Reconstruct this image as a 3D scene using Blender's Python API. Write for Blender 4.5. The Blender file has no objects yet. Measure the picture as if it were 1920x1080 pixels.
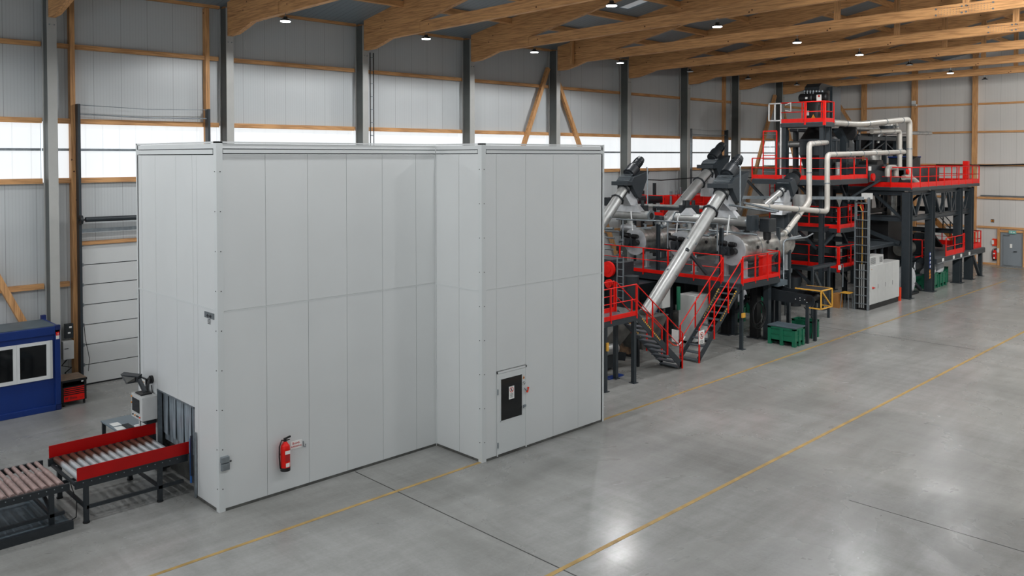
import bpy, bmesh, math, random
from mathutils import Vector, Matrix
random.seed(7)
S = bpy.context.scene
COL = S.collection

# ---------------------------------------------------------------- camera
FPX, YAW, PIT, ROLL, CYP, CH = 1572.0, math.radians(45.546), math.radians(1.3455), math.radians(-0.0475), 330.4, 7.70
fwd = Vector((math.cos(YAW)*math.cos(PIT), math.sin(YAW)*math.cos(PIT), -math.sin(PIT)))
rgt0 = Vector((math.sin(YAW), -math.cos(YAW), 0)); up0 = rgt0.cross(fwd)
rgt = math.cos(ROLL)*rgt0 + math.sin(ROLL)*up0
up = -math.sin(ROLL)*rgt0 + math.cos(ROLL)*up0
cam_d = bpy.data.cameras.new('camera'); cam = bpy.data.objects.new('camera', cam_d); COL.objects.link(cam)
cam.matrix_world = Matrix(((rgt.x, up.x, -fwd.x, 0), (rgt.y, up.y, -fwd.y, 0), (rgt.z, up.z, -fwd.z, CH), (0, 0, 0, 1)))
cam_d.sensor_fit = 'HORIZONTAL'; cam_d.sensor_width = 36
cam_d.lens = FPX/1920*36
cam_d.shift_y = -(540-CYP)/1920
cam_d.clip_start = 0.1; cam_d.clip_end = 300
S.camera = cam

def ray(u, v): return rgt*((u-960)/FPX) - up*((v-CYP)/FPX) + fwd
CP = Vector((0, 0, CH))
def ax(u, v, x): d = ray(u, v); return CP + d*(x/d.x)
def ay(u, v, y): d = ray(u, v); return CP + d*(y/d.y)
def az(u, v, z=0): d = ray(u, v); return CP + d*((z-CH)/d.z)

# ---------------------------------------------------------------- world, lights, exposure
W = bpy.data.worlds.new('world'); S.world = W; W.use_nodes = True
W.node_tree.nodes['Background'].inputs[0].default_value = (.80, .90, 1.0, 1)
W.node_tree.nodes['Background'].inputs[1].default_value = 0.62
S.view_settings.view_transform = 'Standard'; S.view_settings.look = 'None'
S.view_settings.exposure = 0.0; S.view_settings.gamma = 1.0; S.view_settings.use_curve_mapping = False
LAMP_W = 152.0          # one high-bay lamp
WINDOW_E = 0.86         # translucent wall strips
ROOF_E = 0.22           # translucent roof strips
FILL_W = 1150.0  # one added fill light over the middle aisle
RIDGE_FILL_E = 1.5  # glow of an unseen ridge strip, added to light the truss chords
BACK_FILL_E = 1.6             # unseen glowing gates added in the back wall to light left-facing sides

# ---------------------------------------------------------------- materials
def s2l(c): return tuple((x/12.92 if x <= .04045 else ((x+.055)/1.055)**2.4) for x in c)
def mat(name, col, rough=.5, metal=0, noise=0, nscale=3, emit=None, estr=0, bump=0, stretch=(1, 1, 1), coat=0, dirt=None, spec=.5):
    m = bpy.data.materials.new(name); m.use_nodes = True
    nt = m.node_tree; b = nt.nodes['Principled BSDF']
    c = s2l([x/255 for x in col]) + (1,)
    b.inputs['Base Color'].default_value = c
    b.inputs['Roughness'].default_value = rough; b.inputs['Metallic'].default_value = metal
    b.inputs['Specular IOR Level'].default_value = spec
    if coat: b.inputs['Coat Weight'].default_value = coat
    tc = mp = nz = None
    if noise or bump or dirt:
        tc = nt.nodes.new('ShaderNodeTexCoord'); mp = nt.nodes.new('ShaderNodeMapping'); mp.inputs['Scale'].default_value = stretch
        nz = nt.nodes.new('ShaderNodeTexNoise'); nz.inputs['Scale'].default_value = nscale; nz.inputs['Detail'].default_value = 6
        nt.links.new(tc.outputs['Object'], mp.inputs['Vector']); nt.links.new(mp.outputs[0], nz.inputs['Vector'])
    if noise or dirt:
        r = nt.nodes.new('ShaderNodeValToRGB')
        d2 = s2l([x/255 for x in dirt])+(1,) if dirt else tuple(x*(1-noise) for x in c[:3])+(1,)
        r.color_ramp.elements[0].position = .36; r.color_ramp.elements[0].color = d2
        r.color_ramp.elements[1].position = .62; r.color_ramp.elements[1].color = c
        nt.links.new(nz.outputs[0], r.inputs[0]); nt.links.new(r.outputs[0], b.inputs['Base Color'])
    if bump:
        bp = nt.nodes.new('ShaderNodeBump'); bp.inputs['Strength'].default_value = bump; bp.inputs['Distance'].default_value = .02
        nt.links.new(nz.outputs[0], bp.inputs['Height']); nt.links.new(bp.outputs[0], b.inputs['Normal'])
    if emit:
        b.inputs['Emission Color'].default_value = tuple(emit)+(1,); b.inputs['Emission Strength'].default_value = estr
    return m

def math_node(nt, op, a, b=None):
    n = nt.nodes.new('ShaderNodeMath'); n.operation = op
    for i, v in enumerate((a, b)):
        if v is None: continue
        if isinstance(v, (int, float)): n.inputs[i].default_value = v
        else: nt.links.new(v, n.inputs[i])
    return n.outputs[0]

def panel_mat(name, col, axis, pitch, off=0, rough=.42, rib=.1, line=.012, shade=.55, emit=0, rib_amt=.06):
    """sheet metal sandwich panels: a dark seam every pitch metres and fine vertical ribs"""
    m = bpy.data.materials.new(name); m.use_nodes = True; nt = m.node_tree; b = nt.nodes['Principled BSDF']
    tc = nt.nodes.new('ShaderNodeTexCoord'); sp = nt.nodes.new('ShaderNodeSeparateXYZ'); nt.links.new(tc.outputs['Object'], sp.inputs[0])
    x = math_node(nt, 'ADD', sp.outputs[axis], 200-off)
    seam = math_node(nt, 'LESS_THAN', math_node(nt, 'MODULO', x, pitch), line)
    ribs = math_node(nt, 'LESS_THAN', math_node(nt, 'MODULO', x, rib), rib*.25)
    f = math_node(nt, 'SUBTRACT', 1.0, math_node(nt, 'MULTIPLY', seam, 1-shade))
    f = math_node(nt, 'SUBTRACT', f, math_node(nt, 'MULTIPLY', ribs, rib_amt))
    nz = nt.nodes.new('ShaderNodeTexNoise'); nz.inputs['Scale'].default_value = .7; nz.inputs['Detail'].default_value = 5
    nt.links.new(tc.outputs['Object'], nz.inputs['Vector'])
    f = math_node(nt, 'MULTIPLY', f, math_node(nt, 'ADD', math_node(nt, 'MULTIPLY', nz.outputs[0], .10), .95))
    c = s2l([v/255 for v in col])
    mx = nt.nodes.new('ShaderNodeVectorMath'); mx.operation = 'SCALE'; mx.inputs[0].default_value = c
    nt.links.new(f, mx.inputs['Scale']); nt.links.new(mx.outputs[0], b.inputs['Base Color'])
    b.inputs['Roughness'].default_value = rough
    if emit:
        nt.links.new(mx.outputs[0], b.inputs['Emission Color']); b.inputs['Emission Strength'].default_value = emit
        b.inputs['Base Color'].default_value = (.3, .3, .3, 1)
        for l in list(b.inputs['Base Color'].links): nt.links.remove(l)
    return m

def wood_mat(name, axis, base=(212, 160, 106), dark=(150, 104, 64)):
    m = bpy.data.materials.new(name); m.use_nodes = True; nt = m.node_tree; b = nt.nodes['Principled BSDF']
    tc = nt.nodes.new('ShaderNodeTexCoord'); mp = nt.nodes.new('ShaderNodeMapping')
    sc = [9, 9, 9]; sc[axis] = .5; mp.inputs['Scale'].default_value = sc
    nz = nt.nodes.new('ShaderNodeTexNoise'); nz.inputs['Scale'].default_value = 2.6; nz.inputs['Detail'].default_value = 8
    nt.links.new(tc.outputs['Object'], mp.inputs[0]); nt.links.new(mp.outputs[0], nz.inputs['Vector'])
    r = nt.nodes.new('ShaderNodeValToRGB'); r.color_ramp.elements[0].position = .25; r.color_ramp.elements[1].position = .6
    r.color_ramp.elements[0].color = s2l([v/255 for v in dark])+(1,); r.color_ramp.elements[1].color = s2l([v/255 for v in base])+(1,)
    # knots
    vo = nt.nodes.new('ShaderNodeTexVoronoi'); vo.inputs['Scale'].default_value = 2.2
    nt.links.new(tc.outputs['Object'], vo.inputs['Vector'])
    k = math_node(nt, 'LESS_THAN', vo.outputs['Distance'], .07)
    mx = nt.nodes.new('ShaderNodeMix'); mx.data_type = 'RGBA'; mx.inputs['B'].default_value = s2l((.34, .2, .1))+(1,)
    nt.links.new(k, mx.inputs['Factor']); nt.links.new(nz.outputs[0], r.inputs[0]); nt.links.new(r.outputs[0], mx.inputs['A'])
    nt.links.new(mx.outputs['Result'], b.inputs['Base Color']); b.inputs['Roughness'].default_value = .62
    return m

M = dict(
    wall=panel_mat('wall_panel_mat', (192, 196, 197), 0, .9, .12, rough=.38),
    wall_end=panel_mat('wall_panel_end_mat', (208, 206, 203), 1, 1.0, .1, rough=.45),
    cabin=mat('enclosure_white', (208, 210, 209), .38, noise=.03, nscale=.8),
    cabin_trim=mat('enclosure_trim', (204, 207, 206), .35),
    seam=mat('seam_dark', (60, 64, 66), .7),
    roof=panel_mat('roof_sheet', (125, 138, 146), 0, 1.0, 0, rough=.5, rib=.25, rib_amt=.12),
    polyc=panel_mat('window_polycarbonate', (247, 252, 255), 0, .55, 0, rough=.3, emit=WINDOW_E, rib=.05, rib_amt=.03, line=.03, shade=.86),
    skyl=panel_mat('skylight_polycarbonate', (240, 248, 255), 1, 1.2, 0, rough=.3, emit=ROOF_E),
    back_fill=panel_mat('back_fill_glow', (236, 243, 250), 1, 1.2, 0, rough=.3, emit=BACK_FILL_E),
    ridge_fill=panel_mat('ridge_fill_glow', (240, 248, 255), 1, 1.2, 0, rough=.3, emit=RIDGE_FILL_E),
    woodx=wood_mat('glulam_along_x', 0), woody=wood_mat('glulam_along_y', 1), woodz=wood_mat('glulam_upright', 2),
    column=mat('column_grey_paint', (172, 172, 168), .5, noise=.05), colweb_shade=mat('column_web_shade', (84, 88, 86), .55, noise=.1),
    steel=mat('anthracite_steel', (43, 50, 55), .45, noise=.12, nscale=4, spec=.45),
    steel_d=mat('dark_machine_paint', (33, 38, 42), .42, noise=.15, nscale=5),
    black=mat('black_rubber', (14, 15, 17), .5),
    red=mat('signal_red_paint', (222, 22, 11), .45, noise=.1, nscale=4, spec=.3), board=mat('deep_red_board', (168, 2, 2), .45, noise=.12, nscale=2, spec=.3),
    galv=mat('galvanised_steel', (150, 158, 163), .38, .75, noise=.2, nscale=8),
    inox=mat('stainless_duct', (178, 179, 177), .38, .65, noise=.16, nscale=3),
    inox_w=mat('pale_duct', (196, 192, 184), .45, .35, noise=.08, nscale=3),
    foil=mat('insulation_sheet', (186, 184, 179), .3, .75, noise=.6, nscale=2.2),
    tank_end=mat('tank_end_sheet', (200, 203, 206), .33, .45, noise=.2, nscale=3),
    white=mat('white_paint', (215, 217, 216), .45), offwhite=mat('cabinet_light_grey', (196, 197, 195), .5, noise=.04),
    yellow=mat('safety_yellow', (214, 160, 60), .5), worktop=mat('worn_worktop', (128, 106, 86), .6, noise=.3, nscale=9), ochre=mat('cardboard', (170, 118, 62), .7, noise=.2),
    green=mat('green_plastic', (20, 104, 76), .45, noise=.15, nscale=4), glass=mat('dark_glass', (16, 18, 20), .08),
    blue=mat('container_blue', (3, 44, 114), .42, noise=.12, nscale=1.2), bluegrey=mat('container_roof', (84, 98, 106), .5, noise=.25, nscale=1.5),
    sack=mat('woven_sack', (205, 207, 210), .7, noise=.2, nscale=5, bump=.6), grime=mat('grimy_sheet', (90, 90, 86), .55, noise=.5, nscale=3),
    lampglow=mat('lamp_led', (255, 255, 255), .4, emit=(.92, .97, 1.0), estr=14.0),
    orange=mat('signal_orange', (230, 60, 20), .5), rust=mat('worn_roller', (172, 146, 140), .42, .35, noise=.3, nscale=6),
    paper=mat('paper_white', (228, 228, 224), .7), ink=mat('print_black', (30, 30, 32), .7), inkred=mat('print_red', (190, 40, 30), .6),
    inkblue=mat('print_blue', (20, 60, 140), .6), inkorange=mat('print_orange', (225, 140, 40), .6), greensign=mat('exit_sign_green', (120, 180, 170), .5),
)

# conveyor rollers: bright zinc with brown rust towards one end
m = bpy.data.materials.new('rusty_zinc_roller'); m.use_nodes = True; nt = m.node_tree; b = nt.nodes['Principled BSDF']
tc = nt.nodes.new('ShaderNodeTexCoord'); sp = nt.nodes.new('ShaderNodeSeparateXYZ'); nt.links.new(tc.outputs['Object'], sp.inputs[0])
nz = nt.nodes.new('ShaderNodeTexNoise'); nz.inputs['Scale'].default_value = 6; nt.links.new(tc.outputs['Object'], nz.inputs['Vector'])
f = math_node(nt, 'ADD', sp.outputs[1], math_node(nt, 'MULTIPLY', nz.outputs[0], .35))
r = nt.nodes.new('ShaderNodeValToRGB'); r.color_ramp.elements[0].position = .42; r.color_ramp.elements[1].position = .6
r.color_ramp.elements[0].color = s2l((.74, .76, .77))+(1,); r.color_ramp.elements[1].color = s2l((.42, .31, .26))+(1,)
nt.links.new(f, r.inputs[0]); nt.links.new(r.outputs[0], b.inputs['Base Color']); b.inputs['Metallic'].default_value = .6; b.inputs['Roughness'].default_value = .35
M['roller'] = m
# ---------------------------------------------------------------- builders
def root_loc(o):
    while o.parent: o = o.parent
    return Vector(o.location)
class MB:
    def __init__(s): s.v = []; s.f = []; s.sm = []
    def add(s, vs, fs, smooth=False):
        n = len(s.v); s.v += [Vector(v) for v in vs]; s.f += [tuple(i+n for i in f) for f in fs]; s.sm += [smooth]*len(fs); return s
    def box(s, a, b):
        x0, x1 = sorted((a[0], b[0])); y0, y1 = sorted((a[1], b[1])); z0, z1 = sorted((a[2], b[2]))
        return s.add([(x0, y0, z0), (x1, y0, z0), (x1, y1, z0), (x0, y1, z0), (x0, y0, z1), (x1, y0, z1), (x1, y1, z1), (x0, y1, z1)],
                     [(0, 3, 2, 1), (4, 5, 6, 7), (0, 1, 5, 4), (1, 2, 6, 5), (2, 3, 7, 6), (3, 0, 4, 7)])
    def bar(s, p, q, w, h=None, upv=(0, 0, 1)):
        """rectangular bar p->q; w across, h along upv"""
        p = Vector(p); q = Vector(q); h = h or w; d = (q-p).normalized(); u = Vector(upv)
        if abs(d.dot(u)) > .98: u = Vector((0, 1, 0)) if abs(d.y) < .9 else Vector((1, 0, 0))
        r = d.cross(u).normalized(); u = r.cross(d).normalized()
        vs = [c + r*sx*w/2 + u*sz*h/2 for c in (p, q) for sx, sz in ((-1, -1), (1, -1), (1, 1), (-1, 1))]
        return s.add(vs, [(0, 1, 2, 3), (7, 6, 5, 4), (0, 4, 5, 1), (1, 5, 6, 2), (2, 6, 7, 3), (3, 7, 4, 0)])
    def ibeam(s, p, q, w, h, t=.02, upv=(0, 0, 1)):
        p = Vector(p); q = Vector(q); d = (q-p).normalized(); u = Vector(upv)
        if abs(d.dot(u)) > .98: u = Vector((0, 1, 0))
        r = d.cross(u).normalized(); u = r.cross(d).normalized()
        o = u*(h/2-t/2)
        s.bar(p+o, q+o, w, t, u); s.bar(p-o, q-o, w, t, u); s.bar(p, q, t, h-2*t, u); return s
    def frustum(s, p, q, r0, r1, n=20, caps=True, smooth=True):
        p = Vector(p); q = Vector(q); d = (q-p).normalized(); a = d.orthogonal().normalized(); b = d.cross(a)
        vs = []
        for c, r in ((p, r0), (q, r1)):
            for i in range(n):
                t = 2*math.pi*i/n; vs.append(c + (a*math.cos(t)+b*math.sin(t))*r)
        s.add(vs, [(i, (i+1) % n, n+(i+1) % n, n+i) for i in range(n)], smooth)
        if caps: s.add(vs[:n], [tuple(reversed(range(n)))]); s.add(vs[n:], [tuple(range(n))])
        return s
    def cyl(s, p, q, r, n=20, caps=True): return s.frustum(p, q, r, r, n, caps)
    def tube(s, pts, r, n=10, closed=False):
        pts = [Vector(p) for p in pts]; k = len(pts); rings = []; a = None
        for i, p in enumerate(pts):
            d0 = (pts[i]-pts[i-1]) if (i or closed) else (pts[1]-pts[0]); d1 = (pts[(i+1) % k]-p) if (i < k-1 or closed) else d0
            d = (d0.normalized()+d1.normalized())
            if d.length < 1e-6: d = d1
            d.normalize()
            if a is None: a = d.orthogonal().normalized()
            a = (a-d*a.dot(d)).normalized(); b = d.cross(a)
            c = max(.5, d.dot(d1.normalized())) if d1.length else 1
            rings.append([p+(a*math.cos(2*math.pi*j/n)+b*math.sin(2*math.pi*j/n))*r for j in range(n)])
        vs = [v for rg in rings for v in rg]; fs = []
        for i in range(k if closed else k-1):
            for j in range(n):
                i2 = (i+1) % k; fs.append((i*n+j, i*n+(j+1) % n, i2*n+(j+1) % n, i2*n+j))
        s.add(vs, fs, True)
        if not closed: s.add(rings[0], [tuple(reversed(range(n)))]); s.add(rings[-1], [tuple(range(n))])
        return s
    def prism(s, poly, off):
        """planar polygon extruded by off"""
        poly = [Vector(p) for p in poly]; off = Vector(off); n = len(poly)
        return s.add(poly+[p+off for p in poly], [tuple(range(n)), tuple(reversed(range(n, 2*n)))]+[((i+1) % n, i, n+i, n+(i+1) % n) for i in range(n)])
    def hull(s, a, b):
        """loft between two quads"""
        return s.add(list(a)+list(b), [(0, 1, 2, 3), (7, 6, 5, 4), (0, 4, 5, 1), (1, 5, 6, 2), (2, 6, 7, 3), (3, 7, 4, 0)])
    def ball(s, c, r, n=12, m=8, sc=(1, 1, 1)):
        c = Vector(c); vs = []; fs = []
        for i in range(m+1):
            for j in range(n):
                t = math.pi*i/m; p = 2*math.pi*j/n
                vs.append(c+Vector((r*sc[0]*math.sin(t)*math.cos(p), r*sc[1]*math.sin(t)*math.sin(p), r*sc[2]*math.cos(t))))
        for i in range(m):
            for j in range(n): fs.append((i*n+j, (i+1)*n+j, (i+1)*n+(j+1) % n, i*n+(j+1) % n))
        return s.add(vs, fs, True)
    def obj(s, name, m, parent=None, bevel=0, **tags):
        o0 = root_loc(parent) if parent is not None else Vector((0, 0, 0))
        me = bpy.data.meshes.new(name)
        me.from_pydata([v-o0 for v in s.v], [], s.f); me.materials.append(m)
        me.polygons.foreach_set('use_smooth', s.sm)
        bm = bmesh.new(); bm.from_mesh(me); bmesh.ops.remove_doubles(bm, verts=bm.verts, dist=1e-5) if False else None
        bmesh.ops.recalc_face_normals(bm, faces=bm.faces); bm.to_mesh(me); bm.free()
        o = bpy.data.objects.new(name, me); COL.objects.link(o)
        if parent is not None: o.parent = parent
        if bevel:
            md = o.modifiers.new('bevel', 'BEVEL'); md.width = bevel; md.segments = 2; md.limit_method = 'ANGLE'
        for k, v in tags.items(): o[k] = v
        return o
def thing(name, label, cat, loc, group=None, kind=None):
    o = bpy.data.objects.new(name, None); COL.objects.link(o); o.location = loc; o.empty_display_size = .2
    o['label'] = label; o['category'] = cat
    if group: o['group'] = group
    if kind: o['kind'] = kind
    return o
def tag(o, label=None, cat=None, group=None, kind=None):
    if label: o['label'] = label
    if cat: o['category'] = cat
    if group: o['group'] = group
    if kind: o['kind'] = kind
    return o
def solo(mb, name, m, label, cat, group=None, bevel=0, loc=None):
    """a thing that is one mesh, with its origin at its base"""
    if loc is None:
        xs = [v.x for v in mb.v]; ys = [v.y for v in mb.v]; zs = [v.z for v in mb.v]
        loc = Vector(((min(xs)+max(xs))/2, (min(ys)+max(ys))/2, min(zs)))
    loc = Vector(loc); mb.v = [v-loc for v in mb.v]
    o = mb.obj(name, m, None, bevel); o.location = loc
    return tag(o, label, cat, group)
def struct(name, mb, m, parent=None):
    o = mb.obj(name, m, parent)
    if parent is None: o['kind'] = 'structure'
    return o
def copy_tree(o, parent=None):
    c = o.copy(); COL.objects.link(c); c.parent = parent
    for ch in KIDS.get(o.name, ()): copy_tree(ch, c)
    return c
KIDS = {}
def remember(o):
    for ch in [x for x in COL.objects if x.parent == o]:
        KIDS.setdefault(o.name, []).append(ch); remember(ch)
def dup(o, loc, label, rot=None):
    c = copy_tree(o); c.location = loc; c['label'] = label
    if rot is not None: c.rotation_euler = (0, 0, rot)
    return c
def text(body, size, name, m, parent, p, xdir, ydir, ext=.004):
    """lettering built as a mesh, laid on a surface; p = centre"""
    cu = bpy.data.curves.new(name, 'FONT'); cu.body = body; cu.size = size; cu.align_x = 'CENTER'; cu.align_y = 'CENTER'; cu.extrude = ext
    ob = bpy.data.objects.new(name, cu); COL.objects.link(ob)
    dg = bpy.context.evaluated_depsgraph_get(); me = bpy.data.meshes.new_from_object(ob.evaluated_get(dg)); bpy.data.objects.remove(ob)
    x = Vector(xdir).normalized(); y = Vector(ydir).normalized(); z = x.cross(y); o0 = root_loc(parent) if parent is not None else Vector()
    p = Vector(p)-o0
    for v in me.vertices: v.co = p + x*v.co.x + y*v.co.y + z*v.co.z
    me.materials.clear(); me.materials.append(m)
    o = bpy.data.objects.new(name, me); COL.objects.link(o); o.parent = parent
    return o
# ================================================================ THE HALL
XE, YW, X0, YR = 66.0, 30.25, -14.0, -31.0
ZE = 13.22
FX = [8.2+6*k for k in range(10)]          # frames / columns
def roofz(y): return 13.40+.18*(29.4-y) if y >= 0 else 13.40+.18*(29.4+y)

# floor: polished concrete
fm = bpy.data.materials.new('polished_concrete'); fm.use_nodes = True; nt = fm.node_tree; b = nt.nodes['Principled BSDF']
tc = nt.nodes.new('ShaderNodeTexCoord')
def fnoise(scale, sc, rot, detail, rough, dist=0.0):
    mp = nt.nodes.new('ShaderNodeMapping'); mp.inputs['Scale'].default_value = sc; mp.inputs['Rotation'].default_value = (0, 0, rot)
    n = nt.nodes.new('ShaderNodeTexNoise'); n.inputs['Scale'].default_value = scale; n.inputs['Detail'].default_value = detail
    n.inputs['Roughness'].default_value = rough; n.inputs['Distortion'].default_value = dist
    nt.links.new(tc.outputs['Object'], mp.inputs[0]); nt.links.new(mp.outputs[0], n.inputs['Vector']); return n.outputs[0]
n1 = fnoise(.22, (1, 1, 1), 0, 6, .6, .6)            # broad cloudy patches
n2 = fnoise(1.1, (.3, 1.6, 1), .45, 9, .68, .3)      # trowel and wheel smears
n3 = fnoise(14, (1, 1, 1), 0, 4, .7)                 # fine grain
n4 = fnoise(.9, (2.2, .35, 1), -.3, 8, .7, .5)
mix = math_node(nt, 'ADD', math_node(nt, 'ADD', math_node(nt, 'MULTIPLY', n1, .38), math_node(nt, 'MULTIPLY', n2, .28)), math_node(nt, 'ADD', math_node(nt, 'MULTIPLY', n3, .12), math_node(nt, 'MULTIPLY', n4, .22)))
r = nt.nodes.new('ShaderNodeValToRGB'); r.color_ramp.elements[0].position = .38; r.color_ramp.elements[1].position = .62
r.color_ramp.elements[0].color = s2l((.46, .46, .445))+(1,); r.color_ramp.elements[1].color = s2l((.62, .62, .61))+(1,)
nt.links.new(mix, r.inputs[0]); nt.links.new(r.outputs[0], b.inputs['Base Color'])
ro = nt.nodes.new('ShaderNodeMapRange'); ro.inputs['From Min'].default_value = .4; ro.inputs['From Max'].default_value = .6
ro.inputs['To Min'].default_value = .34; ro.inputs['To Max'].default_value = .20
nt.links.new(n1, ro.inputs[0]); nt.links.new(ro.outputs[0], b.inputs['Roughness']); b.inputs['Specular IOR Level'].default_value = .42
M['floor'] = fm
struct('floor', MB().box((X0, YR, -.3), (XE+.3, YW+.3, 0)), fm)

# floor markings and joints (thin paint and saw cuts)
lm = mat('floor_line_yellow', (178, 146, 84), .45, noise=.3, nscale=2.5)
struct('trim_1', MB().box((X0+1, 15.47, 0), (58, 15.56, .004)), lm)
struct('trim_2', MB().box((X0+1, 10.35, 0), (60, 10.45, .004)), lm)
M['joint'] = mat('floor_joint', (58, 58, 56), .8)
struct('trim_3', MB().box((11.48, 2, 0), (11.505, 17.2, .003)), M['joint'])
struct('trim_4', MB().box((36.4, 10.8, 0), (36.425, 24, .003)), M['joint'])
struct('trim_5', MB().box((18.4, 1, 0), (18.42, 8.0, .003)), M['joint'])
struct('trim_6', MB().bar((67.0-2.4, 15.2, .004), (67.0-2.4, 18.2, .004), .12, .006), lm)

# left wall with its translucent strip
struct('wall_left', MB().box((X0, YW, 0), (XE, YW+.2, 6.86)).box((X0, YW, 8.86), (XE, YW+.2, ZE)), M['wall'])
for i in range(-2, 10):
    xa = FX[0]+6*(i-1); xb = min(xa+6, XE)
    if xa < X0: continue
    w = MB().box((xa+.02, YW+.06, 6.86), (xb-.02, YW+.12, 8.86))
    o = w.obj('window_%d' % (i+3), M['polyc']); o['kind'] = 'structure'
    struct('glazing_bar', MB().box((xa+.02, YW-.02, 7.90), (xb-.02, YW+.06, 7.98)), M['galv'], o)
# end wall
gz = roofz(0)
struct('wall_end', MB().prism([(XE, YR, 0), (XE, YW+.2, 0), (XE, YW+.2, roofz(30.4)), (XE, 0, gz), (XE, YR, roofz(YR))], (.2, 0, 0)), M['wall_end'])
struct('wall_back', MB().prism([(X0, YR, 9.0), (X0, YW+.2, 9.0), (X0, YW+.2, roofz(30.4)), (X0, 0, gz), (X0, YR, roofz(YR))], (-.2, 0, 0)).box((X0-.2, YR, 0), (X0, YW+.2, 2.2)), M['wall_end'])
for i, (ya, yb) in enumerate(((YR, -16), (-15, 0), (1, 15), (16, YW+.2))):
    struct('window_%d' % (30+i), MB().box((X0-.12, ya, 2.2), (X0-.06, yb, 9.0)), M['back_fill'])  # added glowing gates, out of view, for light from the back
struct('trim_7', MB().box((X0-.2, -16, 2.2), (X0, -15, 9)).box((X0-.2, 0, 2.2), (X0, 1, 9)).box((X0-.2, 15, 2.2), (X0, 16, 9)), M['wall_end'])
# right wall: stub below and above a long translucent strip
struct('wall_right', MB().box((X0, YR, 0), (XE, YR-.2, 6.0)).box((X0, YR, 9.0), (XE, YR-.2, ZE)), M['wall'])
struct('window_40', MB().box((X0, YR-.12, 6.0), (XE, YR-.06, 9.0)), M['polyc'])
# roof (ceiling) in bays between two roof lights
rl = [(-6.0, -5.0), (30.1, 30.8), (54.0, 54.9)]
rm = MB(); xs = X0-.2
for a, bb in rl+[(XE+.2, None)]:
    for sgn in (1, -1):
        y0 = 1.6*sgn; y1 = 30.6*sgn if sgn > 0 else -31.3
        P = [(xs, y0, roofz(y0)), (a, y0, roofz(y0)), (a, y1, roofz(y1)), (xs, y1, roofz(y1))]
        rm.hull(P, [(p[0], p[1], p[2]+.2) for p in P])
    xs = bb
struct('ceiling', rm, M['roof'])
for i, (a, bb) in enumerate(rl):
    k = MB()
    if i == 1:      # this roof light stops short of the eaves
        P = [(a, 23.8, roofz(23.8)), (bb, 23.8, roofz(23.8)), (bb, 30.6, roofz(30.6)), (a, 30.6, roofz(30.6))]
        struct('ceiling', MB().hull(P, [(p[0], p[1], p[2]+.2) for p in P]), M['roof'])
    for sgn in (1, -1):
        y0 = 1.6*sgn; y1 = (23.8 if i == 1 else 30.6) if sgn > 0 else -31.3
        P = [(a, y0, roofz(y0)+.05), (bb, y0, roofz(y0)+.05), (bb, y1, roofz(y1)+.05), (a, y1, roofz(y1)+.05)]
        k.hull(P, [(p[0], p[1], p[2]+.05) for p in P])
    struct('window_%d' % (20+i), k, M['skyl'])
P = [(X0, -1.6, roofz(1.6)), (XE, -1.6, roofz(1.6)), (XE, 1.6, roofz(1.6)), (X0, 1.6, roofz(1.6))]
struct('window_24', MB().hull(P, [(p[0], p[1], p[2]+.1) for p in P]), M['ridge_fill'])  # glowing strip added out of view for light on the chords

# timber along the left wall
ordn = ['first', 'second', 'third', 'fourth', 'fifth', 'sixth', 'seventh', 'eighth', 'ninth', 'tenth', 'eleventh']
LV = [(11.28, 11.43, 'upper'), (8.80, 8.97, 'window head'), (6.83, 7.0, 'window sill')]
for k in range(-1, 10):
    xa = FX[0]+6*k; xb = min(xa+6, XE)
    pl = 'left of the first column' if k < 0 else 'right of the %s column' % ordn[k]
    for z0, z1, nm in LV:
        solo(MB().box((xa+.1 if k >= 0 else xa, YW-.16, z0), (xb-.02, YW-.005, z1)), 'timber_girt', M['woodx'],
             '%s timber rail on the long wall %s' % (nm, pl), 'timber rail', 'timber rails on the long wall')
    if k in (-1, 2, 3, 4, 5, 7, 8, 9):
        solo(MB().box((xa+.1 if k >= 0 else xa, YW-.16, 3.40), (xb-.02, YW-.005, 3.57)), 'timber_girt', M['woodx'],
             'low timber rail on the long wall %s' % pl, 'timber rail', 'timber rails on the long wall')
    solo(MB().box((xa+.1 if k >= 0 else xa, YW-.3, ZE-.02), (xb-.02, YW-.12, ZE+.2)), 'eaves_beam', M['woodx'],
         'timber eaves beam under the roof edge %s' % pl, 'timber beam', 'eaves beams')
solo(MB().box((8.3, YW-.16, 3.41), (8.95, YW-.005, 3.57)), 'timber_girt', M['woodx'], 'short low timber rail between first column and sectional door post', 'timber rail', 'timber rails on the long wall')

# columns
for k, x in enumerate(FX):
    t = thing('steel_column', 'grey steel column, %s from the left along the long wall' % ordn[k], 'column', (x+.14, 29.7, 0), 'columns of the long wall')
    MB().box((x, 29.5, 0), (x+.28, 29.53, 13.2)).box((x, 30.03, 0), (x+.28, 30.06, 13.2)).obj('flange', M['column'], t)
    MB().box((x+.035, 29.53, 0), (x+.245, 30.03, 13.2)).obj('web', M['colweb_shade'], t)  # web colour darkened to paint in the shade on the column sides
    MB().box((x-.06, 29.4, 0), (x+.34, 30.15, .03)).obj('base_plate', M['column'], t)
    b_ = MB()
    for dz in (11.93,):
        for dx in (.07, .21): b_.cyl((x+dx, 29.5, dz), (x+dx, 29.47, dz), .02, 8)
    b_.obj('bolt', M['galv'], t)

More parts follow.
